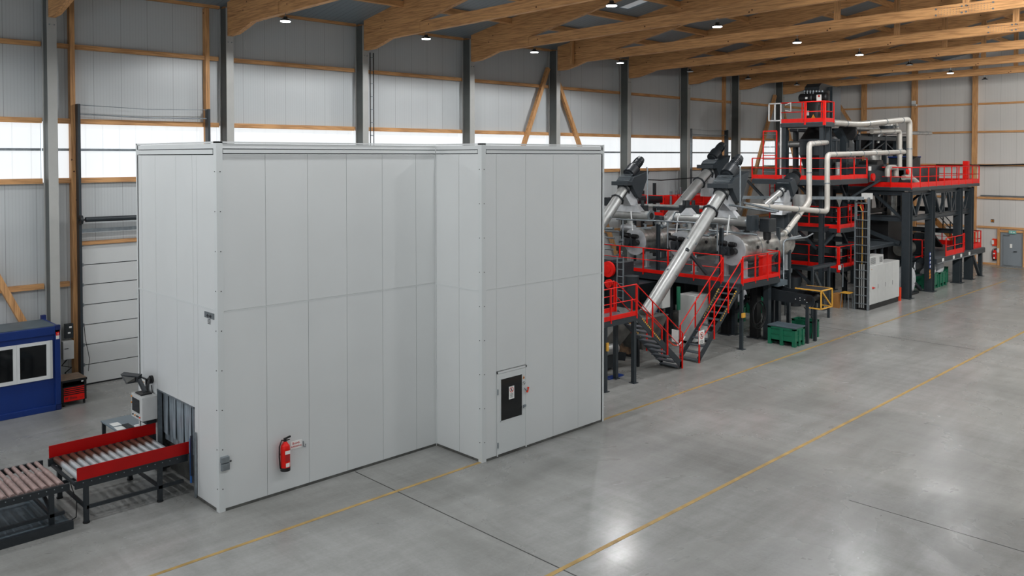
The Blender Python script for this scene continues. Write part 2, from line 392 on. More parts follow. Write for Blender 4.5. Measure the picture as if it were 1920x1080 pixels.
# roof trusses
YR0 = 29.48
for k, x in enumerate(FX[:9]):
    t = thing('timber_roof_truss', 'glued timber roof truss resting on the %s column from the left' % ordn[k], 'roof truss', (x+.14, YR0, 12.15), 'timber roof trusses')
    xa, xb = x+.04, x+.24
    prof = [(29.48, 12.15), (28.85, 12.17), (28.2, 12.32), (27.65, 12.47), (25.7, 12.50), (25.7, 12.93), (0.0, 12.93+25.7*.19)]
    top = [(0.0, 13.39+.18*29.4), (29.48, 13.39)]
    MB().prism([(xa, y, z) for y, z in prof+top], (xb-xa, 0, 0)).obj('rafter', M['woody'], t)
    ch = lambda y: 12.50+(25.7-y)*.013
    MB().prism([(xa, 25.72, ch(25.72)), (xa, -2, ch(-2)), (xa, -2, ch(-2)+.4), (xa, 25.72, ch(25.72)+.42)], (xb-xa, 0, 0)).obj('bottom_chord', M['woody'], t)
    for yp in (14.68, 10.0, 5.2):
        MB().box((xa+.03, yp-.11, ch(yp)+.36), (xb-.03, yp+.11, 12.95+(25.7-yp)*.19)).obj('post', M['woodz'], t)
    # splice bolts on the chord
    s = MB()
    ys = 10.9-.0*k
    for c0 in (ys, ys-1.0):
        for i in range(8):
            for dz in (.09, .16, .23, .31): s.cyl((xa, c0-i*.1, ch(c0)+dz), (xa-.006, c0-i*.1, ch(c0)+dz), .012, 6)
        for dy in (.08, -.78):
            for dz in (.09, .31): s.cyl((xa, c0+dy, ch(c0)+dz), (xa-.02, c0+dy, ch(c0)+dz), .035, 8)
    s.obj('splice_bolt', M['galv'], t)
# purlins
for j, y in enumerate([29.2-2.4*i for i in range(1, 12)]):
    for k in range(-2, 9):
        xa = FX[0]+6*k+.25; xb = min(FX[0]+6*(k+1)+.03, XE) if k < 8 else XE
        if j > 8 and k < 4: continue
        z1 = roofz(y)-.01
        bay = 'first bay' if k < 0 else '%s bay' % ordn[k]
        p = MB().prism([(xa, y-.07, z1-.24), (xa, y+.07, z1-.26), (xa, y+.07, z1-.03), (xa, y-.07, z1)], (xb-xa, 0, 0))
        solo(p, 'timber_purlin', M['woodx'], 'roof purlin %s from the long wall, spanning %s' % (ordn[j], ('from the %s truss' % ordn[k]) if k >= 0 else 'before the first truss' if k == -1 else 'near the back wall'), 'purlin', 'roof purlins')
# wind braces
def brace(p, q, w, label, d=.2):
    solo(MB().bar(p, q, w, d), 'timber_brace', M['woodz'], label, 'timber brace')
brace((32.05, 29.98, 12.3), (27.1, 29.98, 1.3), .18, 'slanting timber brace left of the fifth column above the white enclosure')
brace((32.62, 29.98, 12.0), (38.0, 29.98, 1.7), .18, 'slanting timber brace right of the fifth column above the white enclosure')
brace((56.02, 29.98, 12.1), (50.6, 29.98, 1.2), .2, 'long timber brace left of the ninth column beside the red ladder')
brace((56.66, 29.98, 12.0), (61.4, 29.98, 3.2), .2, 'long timber brace right of the ninth column behind the filter tower')
brace((65.47, 29.9, 12.4), (65.47, 24.3, 3.8), .2, 'slanting timber brace on the end wall in the corner')
brace((6.0, 30.0, 5.7), (8.05, 30.0, 1.3), .2, 'slanting timber brace above the blue office container')
t_ = MB().bar((32.1, 28.35, 13.57), (32.1, 28.35, 12.35), .16, .16)
solo(t_, 'timber_strut', M['woodz'], 'short upright timber strut in front of the fifth roof truss', 'timber strut')

# end wall timber
for j, (y, w) in enumerate(((27.65, .36), (23.85, .40), (19.70, .34), (15.9, .34), (12.0, .34))):
    solo(MB().box((XE-.42, y-w/2+.04, 0), (XE-.002, y+w/2-.04, roofz(y)-.05)), 'timber_post', M['woodz'],
         'tall timber post of the end wall, %s from the corner' % ordn[j], 'timber post', 'timber posts of the end wall')
ys = [30.4, 27.66, 23.85, 19.70, 15.9, 12.0]
for z, nm in ((11.50, 'top'), (9.50, 'second'), (7.14, 'third'), (4.80, 'fourth'), (2.72, 'lowest')):
    for j in range(5):
        solo(MB().box((XE-.14, ys[j+1]+.2, z-.14), (XE-.002, ys[j]-.21, z)), 'timber_girt', M['woody'],
             '%s timber rail of the end wall, %s bay from the corner' % (nm, ordn[j]), 'timber rail', 'timber rails of the end wall')
solo(MB().box((XE-.14, 18.2, .0), (XE-.002, 19.5, .12)), 'sill_timber', M['woody'], 'low timber sill at the foot of the end wall left of the door', 'timber rail')
solo(MB().box((XE-.2, 18.02, 0), (XE-.002, 18.17, 2.58)), 'door_post', M['woodz'], 'short timber post left of the grey end door', 'timber post')
solo(MB().box((XE-.2, 16.45, 0), (XE-.002, 16.57, 2.58)), 'door_post', M['woodz'], 'short timber post right of the grey end door', 'timber post')
solo(MB().box((XE-.15, 16.57, 2.36), (XE-.002, 18.02, 2.5)), 'lintel', M['woody'], 'timber lintel above the grey end door', 'timber rail')
dm = mat('door_grey', (128, 136, 142), .45)
d = struct('door_3', MB().box((XE-.06, 16.6, 0), (XE-.002, 18.0, 2.3)), dm)
MB().box((XE-.1, 16.72, .05), (XE-.06, 17.82, 2.2)).obj('door_leaf', dm, d)
MB().box((XE-.2, 16.95, 1.02), (XE-.1, 17.15, 1.06)).obj('handle', M['black'], d)
MB().box((XE-.115, 17.25, 1.28), (XE-.1, 17.4, 1.55)).obj('notice', M['paper'], d)
MB().box((XE-.16, 17.4, 2.12), (XE-.1, 17.8, 2.17)).obj('door_closer', M['galv'], d)

# sectional doors on the long wall
def section_door(n, xa, xb):
    d = struct('door_%d' % n, MB().box((xa, YW-.05, .02), (xb, YW-.005, 4.72)), M['seam'])
    k = MB()
    for i in range(7): k.box((xa+.02, YW-.11, .03+i*.675), (xb-.02, YW-.05, .03+i*.675+.645))
    k.obj('door_leaf', M['cabin'], d)
    MB().box((xa, YW-.12, 0), (xb, YW-.06, .05)).obj('bottom_seal', M['black'], d)
    for s, x in ((-1, xa-.02), (1, xb+.02)):
        MB().box((x-.04, YW-.5, .0), (x+.04, YW-.24, 9.45)).obj('track', M['steel'] if n == 1 or s > 0 else M['galv'], d)
    h = MB()
    for i in range(7):
        z = .03+(i+1)*.675
        for x in (xa+.12, (xa+xb)/2, xb-.12): h.box((x-.05, YW-.15, z-.06), (x+.05, YW-.11, z+.05))
    h.obj('hinge', M['galv'], d)
    MB().cyl((xa+.12, YW-.55, 5.62), (xb-1.2 if n == 1 else xb-.2, YW-.55, 5.60), .085, 16).obj('spring', M['steel'], d)
    MB().cyl((xa-.1, YW-.55, 5.62), (xb+.1, YW-.55, 5.62), .03, 8).cyl((xa-.06, YW-.55, 5.62), (xa+.02, YW-.55, 5.62), .15, 12).cyl((xb-.06, YW-.55, 5.62), (xb+.0, YW-.55, 5.62), .13, 12).obj('spring_shaft', M['steel_d'], d)
    MB().box((xa, YW-.4, 5.18), (xb, YW-.34, 5.3)).obj('cross_rail', M['galv'], d)
    MB().tube([(xa, YW-.4, 9.42), ((xa+xb)/2, YW-.4, 9.36), (xb, YW-.4, 9.42)], .012, 6).tube([(xa, YW-.36, 9.12), ((xa+xb)/2, YW-.36, 9.06), (xb, YW-.36, 9.1)], .022, 6).obj('tie_wire', M['galv'], d)
    solo(MB().box((xa, YW-.2, 4.74), (xb, YW-.005, 4.86)), 'timber_lintel', M['woodx'], 'timber lintel over the sectional door in the %s bay' % ('first' if n == 1 else 'seventh'), 'timber rail')
    for x, w in ((xa-.2, 'left'), (xb+.02, 'right')):
        solo(MB().box((x, YW-.24, 0), (x+.15, YW-.005, ZE-.04)), 'door_jamb_post', M['woodz'],
             'tall timber post %s of the sectional door in the %s bay' % (w, 'first' if n == 1 else 'seventh'), 'timber post')
    return d
section_door(1, 9.22, 13.62)
section_door(2, 45.1, 49.3)

# unseen fill lights added above the middle aisle to brighten the truss chords
for k in range(2, 9):
    x = 8.2+6*k+.3
    t = thing('added_truss_fill', 'added unseen fill light by the %s truss above the middle aisle' % ordn[k], 'lamp', (x, 5.6, 12.1), 'added fill lights of the middle aisle')
    MB().box((x, 5.45, 12.0), (x+.15, 5.75, 12.2)).obj('housing', M['black'], t)
    MB().box((x+.15, 5.48, 12.02), (x+.16, 5.72, 12.18)).obj('lens', M['lampglow'], t)
    MB().box((x-.06, 5.55, 12.05), (x, 5.65, 12.95)).obj('bracket', M['galv'], t)
    l = bpy.data.lights.new('fill_light', 'SPOT'); l.energy = FILL_W*1.6; l.spot_size = math.radians(118); l.spot_blend = .25; l.color = (1, .98, .94); l.shadow_soft_size = .15
    lo = bpy.data.objects.new('fill_light', l); COL.objects.link(lo); lo.parent = t; lo.location = (.25, 0, 0); lo.rotation_euler = Vector((-.77, -.22, .62)).to_track_quat('Z', 'Y').to_euler()

# high-bay lamps
def lamp(x, y, z, on, label, k=0):
    t = thing('high_bay_lamp', label, 'lamp', (x, y, z), 'high bay lamps under the roof')
    MB().frustum((x, y, z+.02), (x, y, z+.09), .19, .12, 20).cyl((x, y, z+.09), (x, y, z+.17), .07, 14).obj('housing', M['black'], t)
    MB().cyl((x, y, z), (x, y, z+.02), .165, 20).obj('lens', M['lampglow'] if on else M['white'], t)
    MB().box((x-.05, y-.05, z+.3), (x+.05, y+.05, z+.4)).obj('junction_box', M['offwhite'], t)
    MB().cyl((x, y, z+.17), (x, y, 12.72), .012, 6).obj('suspension', M['galv'], t)
    if on:
        l = bpy.data.lights.new('lamp_light', 'SPOT'); l.energy = LAMP_W*5; l.spot_size = math.radians(167); l.spot_blend = .2
        l.color = (.97, .985, 1.0); l.shadow_soft_size = .18
        lo = bpy.data.objects.new('lamp_light', l); COL.objects.link(lo); lo.parent = t; lo.location = (0, 0, -.05)
for r_, (y, ks) in enumerate(((25.45, {-3: 1, -2: 1, -1: 1, 1: 1, 2: 1, 3: 1, 4: 1, 5: 0, 6: 0, 7: 0}), (16.35, {-3: 1, -2: 1, -1: 1, 0: 1, 1: 1, 2: 1, 3: 1, 4: 1, 5: 1, 6: 0, 7: 1, 8: 0}),
                              (7.0, {k: 1 for k in (-2, 0, 1, 2, 3, 4, 5, 7)}), (-4.0, {k: 1 for k in (-3, 0, 3, 6)}))):
    for k, on in ks.items():  # lamps before the trusses and in the third row are unseen, added for light
        lamp(8.2+6*k+.14, y, 12.22 if r_ == 0 else 12.32, on,
             '%s high bay lamp %s' % ('lit' if on else 'unlit', ('added out of view, %s row, %s ahead of the trusses' % (ordn[r_], ['one bay', 'two bays', 'three bays'][-k-1])) if k < 0 else ('on the %s truss in the row nearest the long wall' % ordn[k]) if r_ == 0 else ('on the %s truss in the second row' % ordn[k]) if r_ == 1 else ('out of view on the %s truss in the %s row' % (ordn[k], ordn[r_]))), k)
# ================================================================ WHITE PANEL ENCLOSURE
CX0, CY0, CX1, CY1, CX2, CYB, CZ = 8.06, 17.25, 14.10, 15.45, 18.87, 21.75, 8.03
enc = thing('panel_enclosure', 'large L shaped white panel enclosure standing on the concrete floor', 'enclosure', (CX0, CY0, 0))
core = MB().box((CX0+.04, CY0+.04, .02), (CX2-.04, CYB-.04, CZ-.1)).box((CX1+.04, CY1+.04, .02), (CX2-.04, CY0+.1, CZ-.1))
# leave the conveyor mouth open in the left face
def wall_x(pts, y, z0, z1):      # faces -Y
    k = MB()
    for a, b2 in zip(pts[:-1], pts[1:]): k.box((a+.004, y, z0), (b2-.004, y+.08, z1))
    return k
fs = [8.19, 9.19, 10.26, 11.32, 12.37, 13.43, CX1+.02]
MB().box((CX0+.05, CY0+.06, .02), (CX1+.1, CY0+.1, CZ-.05)).box((CX1+.06, CY1+.06, .02), (CX2-.05, CY1+.1, CZ-.05)).box((CX0+.06, CY0+.1, 2.6), (CX0+.1, CYB-.05, CZ-.05)).box((CX0+.06, 20.6, .02), (CX0+.1, CYB-.05, 2.6)).box((CX1+.06, CY1+.1, .02), (CX1+.1, CY0+.1, CZ-.05)).obj('panel_backing', M['seam'], enc)
k = wall_x(fs, CY0, .06, 4.33); k2 = wall_x(fs, CY0, 4.36, 7.76); k.v += []; 
k.obj('wall_panel', M['cabin'], enc); k2.obj('wall_panel', M['cabin'], enc)
f2 = [14.23, 14.60, 15.66, 16.72, 17.76, CX2-.0]
kk = MB()
for a, b2 in zip(f2[:-1], f2[1:]):
    z0 = .06
    if a > 14.5 and a < 14.7: kk.box((a+.004, CY1, 2.22), (b2-.004, CY1+.08, 4.31))
    else: kk.box((a+.004, CY1, z0), (b2-.004, CY1+.08, 4.31))
kk.obj('wall_panel', M['cabin'], enc)
wall_x(f2, CY1, 4.34, 7.76).obj('wall_panel', M['cabin'], enc)
# return face (faces -X) at CX1
k = MB()
for a, b2 in ((CY1+.13, 16.32), (16.32, CY0)):
    k.box((CX1, a+.004, .06), (CX1+.08, b2-.004, 4.31)); k.box((CX1, a+.004, 4.34), (CX1+.08, b2-.004, 7.76))
k.obj('wall_panel', M['cabin'], enc)
# left face with conveyor mouth y 18.50..20.33, z<2.42
MY0, MY1, MZ = 18.48, 20.57, 2.02
k = MB()
ls = [CY0+.13, 18.25, MY0, 19.37, MY1, 21.44, CYB-.05]
for a, b2 in zip(ls[:-1], ls[1:]):
    z0 = .06
    if MY0 <= a < MY1: z0 = MZ
    gap = .002 if b2 == MY0 or a == MY0 else .004
    k.box((CX0, a+.004, z0), (CX0+.08, b2-.004, 4.36)); k.box((CX0, a+.004, 4.39), (CX0+.08, b2-.004, 7.74))
k.obj('wall_panel', M['cabin'], enc)
# corner trims, plinth, cornice, gutter ledge
for (x, y) in ((CX0, CY0), (CX1, CY1)):
    MB().prism([(x-.012, y-.012, 0), (x+.13, y-.012, 0), (x+.13, y+.01, 0), (x+.01, y+.01, 0), (x+.01, y+.13, 0), (x-.012, y+.13, 0)], (0, 0, CZ+.004)).obj('corner_trim', M['cabin_trim'], enc)
MB().box((CX0-.012, CYB-.06, 0), (CX0+.08, CYB+.01, CZ+.004)).obj('corner_trim', M['cabin_trim'], enc)
MB().box((CX1-.02, CY0-.02, 0), (CX1+.0, CY0+.0, CZ-.06)).obj('corner_trim', M['cabin_trim'], enc)
MB().box((CX2-.06, CY1-.014, 0), (CX2+.012, CY1+.08, CZ+.004)).obj('corner_trim', M['cabin_trim'], enc)
sc = MB()
for (x, y) in ((CX0, CY0), (CX1, CY1)):
    for i in range(9):
        z = .5+i*.86; sc.cyl((x+.07, y-.012, z), (x+.07, y-.02, z), .012, 6); sc.cyl((x-.012, y+.07, z), (x-.02, y+.07, z), .012, 6)
sc.obj('screw', M['black'], enc)
pl = MB().box((CX0-.008, CY0-.008, 0), (CX1, CY0+.05, .06)).box((CX1-.008, CY1-.008, 0), (CX2, CY1+.05, .06)).box((CX0-.008, CY0, 0), (CX0+.05, MY0, .06)).box((CX0-.008, MY1, 0), (CX0+.05, CYB, .06)).box((CX1-.008, CY1, 0), (CX1+.05, CY0, .06))
pl.obj('plinth', M['grime'], enc)
co = MB()
for z0, z1, o_ in ((7.88, 7.985, .0), (7.995, CZ, .012)):
    co.box((CX0-o_, CY0-o_, z0), (CX1-o_, CY0+.06, z1)); co.box((CX1-o_, CY1-o_, z0), (CX2+.01, CY1+.06, z1)); co.box((CX0-o_, CY0-o_, z0), (CX0+.06, CYB, z1)); co.box((CX1-o_, CY1-o_, z0), (CX1+.06, CY0, z1))
co.obj('cornice', M['cabin'], enc)
co = MB()
co.box((CX0+.14, CY0-.03, 7.78), (CX1-.04, CY0+.05, 7.86)); co.box((CX1+.14, CY1-.03, 7.78), (CX2-.08, CY1+.05, 7.86)); co.box((CX0-.03, CY0+.14, 7.76), (CX0+.05, CYB-.1, 7.86)); co.box((CX1-.03, CY1+.14, 7.78), (CX1+.05, CY0-.04, 7.86))
co.obj('gutter_ledge', M['cabin_trim'], enc)
lj = MB().box((CX0+.14, CY0-.003, 4.332), (CX1-.02, CY0+.02, 4.356)).box((CX1+.14, CY1-.003, 4.312), (CX2-.06, CY1+.02, 4.336)).box((CX0-.008, CY0+.14, 4.355), (CX0+.02, CYB-.06, 4.395)).box((CX1-.008, CY1+.14, 4.305), (CX1+.02, CY0-.02, 4.345))
lj.obj('joint_strip', M['cabin_trim'], enc)
MB().box((CX0+.02, CY0+.02, CZ-.14), (CX2, CYB, CZ-.06)).box((CX1+.02, CY1+.02, CZ-.14), (CX2, CY0+.1, CZ-.06)).obj('roof_panel', M['cabin'], enc)
MB().box((CX2-.1, CY1, 0), (CX2, CYB, CZ-.06)).box((CX0, CYB-.1, 0), (CX2, CYB, CZ-.06)).obj('wall_panel', M['cabin'], enc)
# mouth frame + strip curtain
MB().box((CX0-.01, MY1-.02, 0), (CX0+.1, MY1+.015, MZ+.02)).box((CX0-.01, MY0-.015, 0), (CX0+.1, MY0+.02, MZ+.02)).box((CX0-.01, MY0-.015, MZ-.015), (CX0+.1, MY1+.015, MZ+.02)).obj('mouth_frame', M['galv'], enc)
cu = MB()
for i in range(14):
    y = MY0+.1+i*(MY1-MY0-.2)/13; dx = .012*(i % 3)
    cu.bar((CX0+.12+dx, y, MZ-.03), (CX0+.12+dx*1.6, y, .95), .006, .17, (0, 1, 0))
curt = mat('curtain_strip', (150, 162, 170), .3, noise=.6, nscale=3, stretch=(1, 5, .5))
cu.box((CX0+.17, MY0+.02, .78), (CX0+.176, MY1-.02, MZ)).obj('curtain_strip', curt, enc)
MB().box((CX0+.3, MY0, .02), (CX0+.34, MY1, .72)).obj('inner_guard', M['grime'], enc)
# the door in the second front face
dr = MB().box((14.63, CY1-.012, .07), (15.64, CY1+.05, 2.14)).obj('door', M['cabin_trim'], enc, .004)
MB().box((14.60, CY1-.02, .03), (14.63, CY1+.06, 2.2)).box((15.64, CY1-.02, .03), (15.68, CY1+.06, 2.2)).box((14.60, CY1-.02, 2.15), (15.68, CY1+.06, 2.2)).obj('door_frame', M['cabin'], enc)
MB().box((14.74, CY1-.018, .92), (15.50, CY1-.010, 1.99)).obj('viewing_pane', M['glass'], dr)
MB().box((14.74-.02, CY1-.02, .9), (15.52, CY1-.012, .92)).box((14.72, CY1-.02, 1.99), (15.52, CY1-.012, 2.01)).box((14.72, CY1-.02, .9), (14.74, CY1-.012, 2.0)).box((15.50, CY1-.02, .9), (15.52, CY1-.012, 2.0)).obj('pane_bead', M['cabin_trim'], dr)
MB().box((15.54, CY1-.06, 1.12), (15.62, CY1-.012, 1.17)).bar((15.56, CY1-.06, 1.15), (15.5, CY1-.06, 1.11), .02).obj('handle', M['galv'], dr)
MB().cyl((14.62, CY1-.03, 1.62), (14.62, CY1-.03, 1.76), .018, 8).cyl((14.62, CY1-.03, .25), (14.62, CY1-.03, .39), .018, 8).obj('hinge', M['galv'], dr)
lk = thing('door_latch', 'galvanised latch with an orange pull on the enclosure door edge', 'latch', (15.6, CY1-.03, 1.5))
MB().tube([(15.56, CY1-.04, 1.62), (15.6, CY1-.08, 1.55), (15.7, CY1-.06, 1.6)], .015, 6).obj('body', M['galv'], lk)
MB().bar((15.63, CY1-.08, 1.5), (15.7, CY1-.06, 1.62), .04).obj('pull', M['orange'], lk)

def disc_sign(parent, c, r, xd, yd, nrm, ring, slash=True, inner=None):
    """round prohibition or mandatory mark"""
    c = Vector(c); n = Vector(nrm); xd = Vector(xd); yd = Vector(yd)
    if ring is not None:
        q = MB(); N = 20
        for i in range(N):
            a = 2*math.pi*i/N; a2 = 2*math.pi*(i+1)/N
            P = [c+(xd*math.cos(t)+yd*math.sin(t))*rr for t, rr in ((a, r), (a2, r), (a2, r*.78), (a, r*.78))]
            q.prism(P, n*.002)
        if slash: q.bar(c-(xd-yd)*r*.55+n*.001, c+(xd-yd)*r*.55+n*.001, r*.2, .003, n)
        q.obj('symbol_ring', ring, parent)
    if inner is not None:
        MB().ball(c+yd*r*.32+n*.001, r*.17, 8, 6, (1, 1, 1)).bar(c+yd*r*.12+n*.001, c-yd*r*.5+n*.001, r*.35, .003, n).obj('symbol_figure', inner, parent)
sg = thing('warning_sign', 'white no-entry notice with a red ring on the black door window', 'sign', (15.12, CY1-.02, 1.45))
MB().box((15.02, CY1-.024, 1.42), (15.21, CY1-.019, 1.75)).obj('plate', M['paper'], sg)
disc_sign(sg, (15.115, CY1-.0245, 1.66), .072, (1, 0, 0), (0, 0, 1), (0, -1, 0), M['inkred'], True, M['ink'])
q = MB()
for i, w in enumerate((.13, .1, .14, .09, .12)): q.box((15.115-w/2, CY1-.0265, 1.555-i*.024), (15.115+w/2, CY1-.0245, 1.563-i*.024))
q.obj('text_line', M['ink'], sg)
sg = thing('warning_sign', 'small yellow triangle sticker above round sticker on door edge', 'sign', (15.57, CY1-.014, 1.8))
MB().prism([(15.53, CY1-.014, 1.86), (15.61, CY1-.014, 1.86), (15.57, CY1-.014, 1.94)], (0, -.003, 0)).obj('triangle', M['inkorange'], sg)
MB().prism([(15.55, CY1-.017, 1.87), (15.59, CY1-.017, 1.87), (15.57, CY1-.017, 1.91)], (0, -.002, 0)).obj('symbol', M['ink'], sg)
sg = thing('warning_sign', 'small round white prohibition sticker on the enclosure door edge', 'sign', (15.57, CY1-.014, 1.7))
MB().cyl((15.57, CY1-.012, 1.74), (15.57, CY1-.016, 1.74), .055, 20).obj('plate', M['paper'], sg)
disc_sign(sg, (15.57, CY1-.0165, 1.74), .05, (1, 0, 0), (0, 0, 1), (0, -1, 0), M['ink'], True, M['ink'])
# maker's plate, switch, extinguisher, assembly notice
mp_ = thing('information_plate', 'grey metal plate with a double arrow high on the left face by the corner', 'sign', (CX0-.014, 17.62, 3.95))
P1 = ax(384, 583, CX0); P2 = ax(402, 604, CX0)
MB().box((CX0-.012, P2.y, P2.z+.05), (CX0-.004, P1.y, P1.z)).obj('plate', mat('plate_grey', (118, 124, 126), .4, .4), mp_)
yc = (P1.y+P2.y)/2; zt = P1.z; q = MB(); yn = -1
q.bar((CX0-.014, yc-.1, zt-.08), (CX0-.014, yc+.1, zt-.08), .02, .006, (1, 0, 0))
for s_ in (-1, 1):
    q.bar((CX0-.014, yc+s_*.11, zt-.08), (CX0-.014, yc+s_*.05, zt-.04), .015, .006, (1, 0, 0)); q.bar((CX0-.014, yc+s_*.11, zt-.08), (CX0-.014, yc+s_*.05, zt-.12), .015, .006, (1, 0, 0))
for i in range(4): q.box((CX0-.016, yc-.07, zt-.16-i*.03), (CX0-.012, yc+.07, zt-.15-i*.03))
q.obj('print', M['ink'], mp_)
c = ay(420, 868, CY0)
sw = thing('power_socket', 'grey double switch box on the front face near the left corner', 'switch box', c)
MB().box(c+Vector((-.09, -.09, .02)), c+Vector((.09, -.0, .15))).obj('upper_cover', M['galv'], sw, .01)
MB().box(c+Vector((-.08, -.08, -.15)), c+Vector((.1, -.0, .0))).obj('lower_cover', M['galv'], sw, .01)
MB().cyl(c+Vector((.09, -.04, .02)), c+Vector((.15, -.04, .02)), .02, 10).obj('knob', M['steel_d'], sw)
e0 = ay(530, 878, CY0)
def extinguisher(p, n, s, label, side):
    """p: wall point under the bottle, n: outward normal, side: unit vector along the wall"""
    p = Vector(p); n = Vector(n); side = Vector(side); c = p+n*.11*s; Z = Vector((0, 0, 1))
    t = thing('fire_extinguisher', label, 'fire extinguisher', p)
    b_ = MB(); prof = [(0, .085), (.02, .095), (.45, .095), (.5, .085), (.545, .05), (.58, .03)]
    for (h0, r0), (h1, r1) in zip(prof[:-1], prof[1:]): b_.frustum(c+Z*h0*s, c+Z*h1*s, r0*s, r1*s, 20, False)
    b_.obj('bottle', M['red'], t)
    MB().cyl(c-Z*.012*s, c+Z*.06*s, .1*s, 20).obj('foot_ring', M['black'], t)
    MB().cyl(c+Z*.57*s, c+Z*.64*s, .028*s, 10).bar(c+Z*.63*s-side*.03*s, c+Z*.66*s+side*.12*s, .03*s).bar(c+Z*.6*s, c+Z*.6*s+side*.1*s, .02*s).obj('valve', M['black'], t)
    MB().tube([c+Z*.6*s, c+Z*.62*s-side*.08*s, c+Z*.5*s-side*.13*s, c+Z*.3*s-side*.135*s, c+Z*.12*s-side*.12*s, c+Z*.05*s-side*.11*s], .014*s, 8).obj('hose', M['black'], t)
    MB().bar(c+n*.096*s+Z*.2*s, c+n*.096*s+Z*.4*s, .1*s, .004, n).obj('label_plate', mat('red_print', (170, 30, 30), .5), t)
    MB().bar(c+n*.097*s+Z*.34*s, c+n*.097*s+Z*.41*s, .11*s, .005, n).bar(c+n*.097*s+Z*.08*s, c+n*.097*s+Z*.16*s, .08*s, .005, n).obj('sticker', M['paper'], t)
    MB().bar(p+Z*.3*s, p+n*.1*s+Z*.3*s, .12*s, .03*s).obj('bracket', M['black'], t)
    return t
extinguisher(e0, (0, -1, 0), 1.12, 'red fire extinguisher hung on the white enclosure front face', (1, 0, 0))
a = ay(545, 829, CY0-.012); b2 = ay(566, 838, CY0-.012)
sg = thing('notice_sign', 'white notice with two red lines right of the fire extinguisher', 'sign', a)
MB().box((a.x, CY0-.012, b2.z), (b2.x, CY0-.004, a.z)).obj('plate', M['paper'], sg)
xm, zm = (a.x+b2.x)/2, (a.z+b2.z)/2
text('Brand-', .075, 'lettering', M['inkred'], sg, (xm, CY0-.0135, zm+.04), (1, 0, 0), (0, 0, 1), .002)
text('bekämpfung', .055, 'lettering', M['inkred'], sg, (xm, CY0-.0135, zm-.03), (1, 0, 0), (0, 0, 1), .002)
hk = ay(568, 832, CY0)
solo(MB().tube([hk+Vector((0, -.02, .07)), hk+Vector((0, -.03, -.05)), hk+Vector((.04, -.05, -.07)), hk+Vector((.04, -.05, 0))], .012, 6), 'wall_hook', M['galv'], 'small metal hook right of the white notice on the enclosure', 'hook')
# ================================================================ LEFT SIDE: CONTAINER, TOOL CABINET, CONVEYORS, DESK
t = thing('office_container', 'blue office container with white windows standing by the long wall', 'container', (5.0, 28.6, 0))
YC, XC, YCB, ZC = 27.76, 7.97, 29.3, 2.58
c = MB().box((2.0, YC+.06, .12), (XC-.06, YCB-.03, ZC-.1)); c.obj('wall', M['blue'], t)
f = MB()
for a, b2 in (((2.0, YC, 0), (XC, YC+.14, .18)), ((2.0, YC, ZC-.26), (XC, YC+.14, ZC-.02)), ((XC-.15, YC, 0), (XC, YC+.15, ZC)), ((XC-.15, YCB-.15, 0), (XC, YCB, ZC)), ((XC-.14, YC+.1, 0), (XC, YCB, .18)), ((XC-.14, YC+.1, ZC-.2), (XC, YCB, ZC-.02)), ((2.0, YCB-.1, ZC-.2), (XC, YCB, ZC-.02))): f.box(a, b2)
f.obj('frame', M['blue'], t, .01)
MB().box((2.0, YC+.1, ZC-.05), (XC-.1, YCB-.1, ZC+.0)).obj('roof', M['bluegrey'], t)
for x, y, z in ((XC-.13, YC-.006, ZC-.13), (XC-.13, YC-.006, .02), (XC-.13, YCB-.13, ZC-.02)):
    MB().box((x, y, z), (x+.135, y+.13, z+.14)).cyl((x+.07, y-.003, z+.07), (x+.07, y+.01, z+.07), .03, 10).obj('corner_casting', mat('casting_blue', (10, 32, 90), .5) if 'casting_blue' not in bpy.data.materials else bpy.data.materials['casting_blue'], t)
for x0, x1 in ((6.79, 7.68), (5.86, 6.785)):
    w = MB()
    for a, b2 in (((x0, 1.0), (x1, 1.1)), ((x0, 2.06), (x1, 2.15)), ((x0, 1.1), (x0+.08, 2.06)), ((x1-.09, 1.1), (x1, 2.06))): w.box((a[0], YC-.0, a[1]), (b2[0], YC+.09, b2[1]))
    w = w.obj('window_frame', M['white'], t)
    MB().box((x0+.08, YC+.045, 1.1), (x1-.09, YC+.058, 2.06)).obj('pane', M['glass'], w)
MB().box((7.68, YC-.004, 1.0), (7.75, YC+.09, 2.15)).obj('window_reveal', M['offwhite'], t)
MB().box((7.85, YC-.008, 2.28), (7.94, YC-.001, 2.39)).obj('sticker', M['red'], t)
MB().box((7.85, YC-.008, 2.17), (7.94, YC-.001, 2.28)).obj('sticker', M['paper'], t)
MB().box((7.875, YC-.012, 2.32), (7.915, YC-.007, 2.33)).box((7.905, YC-.012, 2.30), (7.915, YC-.007, 2.36)).obj('sticker_print', M['paper'], t)

t = thing('tool_cabinet', 'black and red wheeled tool cabinet beside the blue container', 'tool cabinet', (8.42, 28.2, 0))
TX0, TX1, TY0, TY1 = 8.03, 8.76, 27.95, 28.8
b_ = MB().box((TX0, TY0+.01, .13), (TX1, TY1, .60)).box((TX0, TY0+.01, .6), (TX0+.04, TY1, .78)).box((TX1-.06, TY0+.01, .6), (TX1, TY1, .78)).box((TX0, TY1-.1, .6), (TX1, TY1, .78)); b_.obj('body', M['black'], t)
MB().box((TX0-.01, TY0-.02, .77), (TX1+.01, TY1, .815)).obj('worktop', M['worktop'], t, .004)
MB().box((TX0-.01, TY0-.03, .75), (TX1+.01, TY0-.015, .815)).obj('edge_strip', M['black'], t)
for i in range(4): MB().box((TX0+.07, TY0-.012, .545-i*.058), (TX1-.07, TY0+.01, .568-i*.058)).obj('drawer', M['red'], t, .003)
dr = MB().box((TX0+.07, TY0-.012, .15), (TX1-.07, TY0+.01, .335)).obj('drawer', M['red'], t, .003)
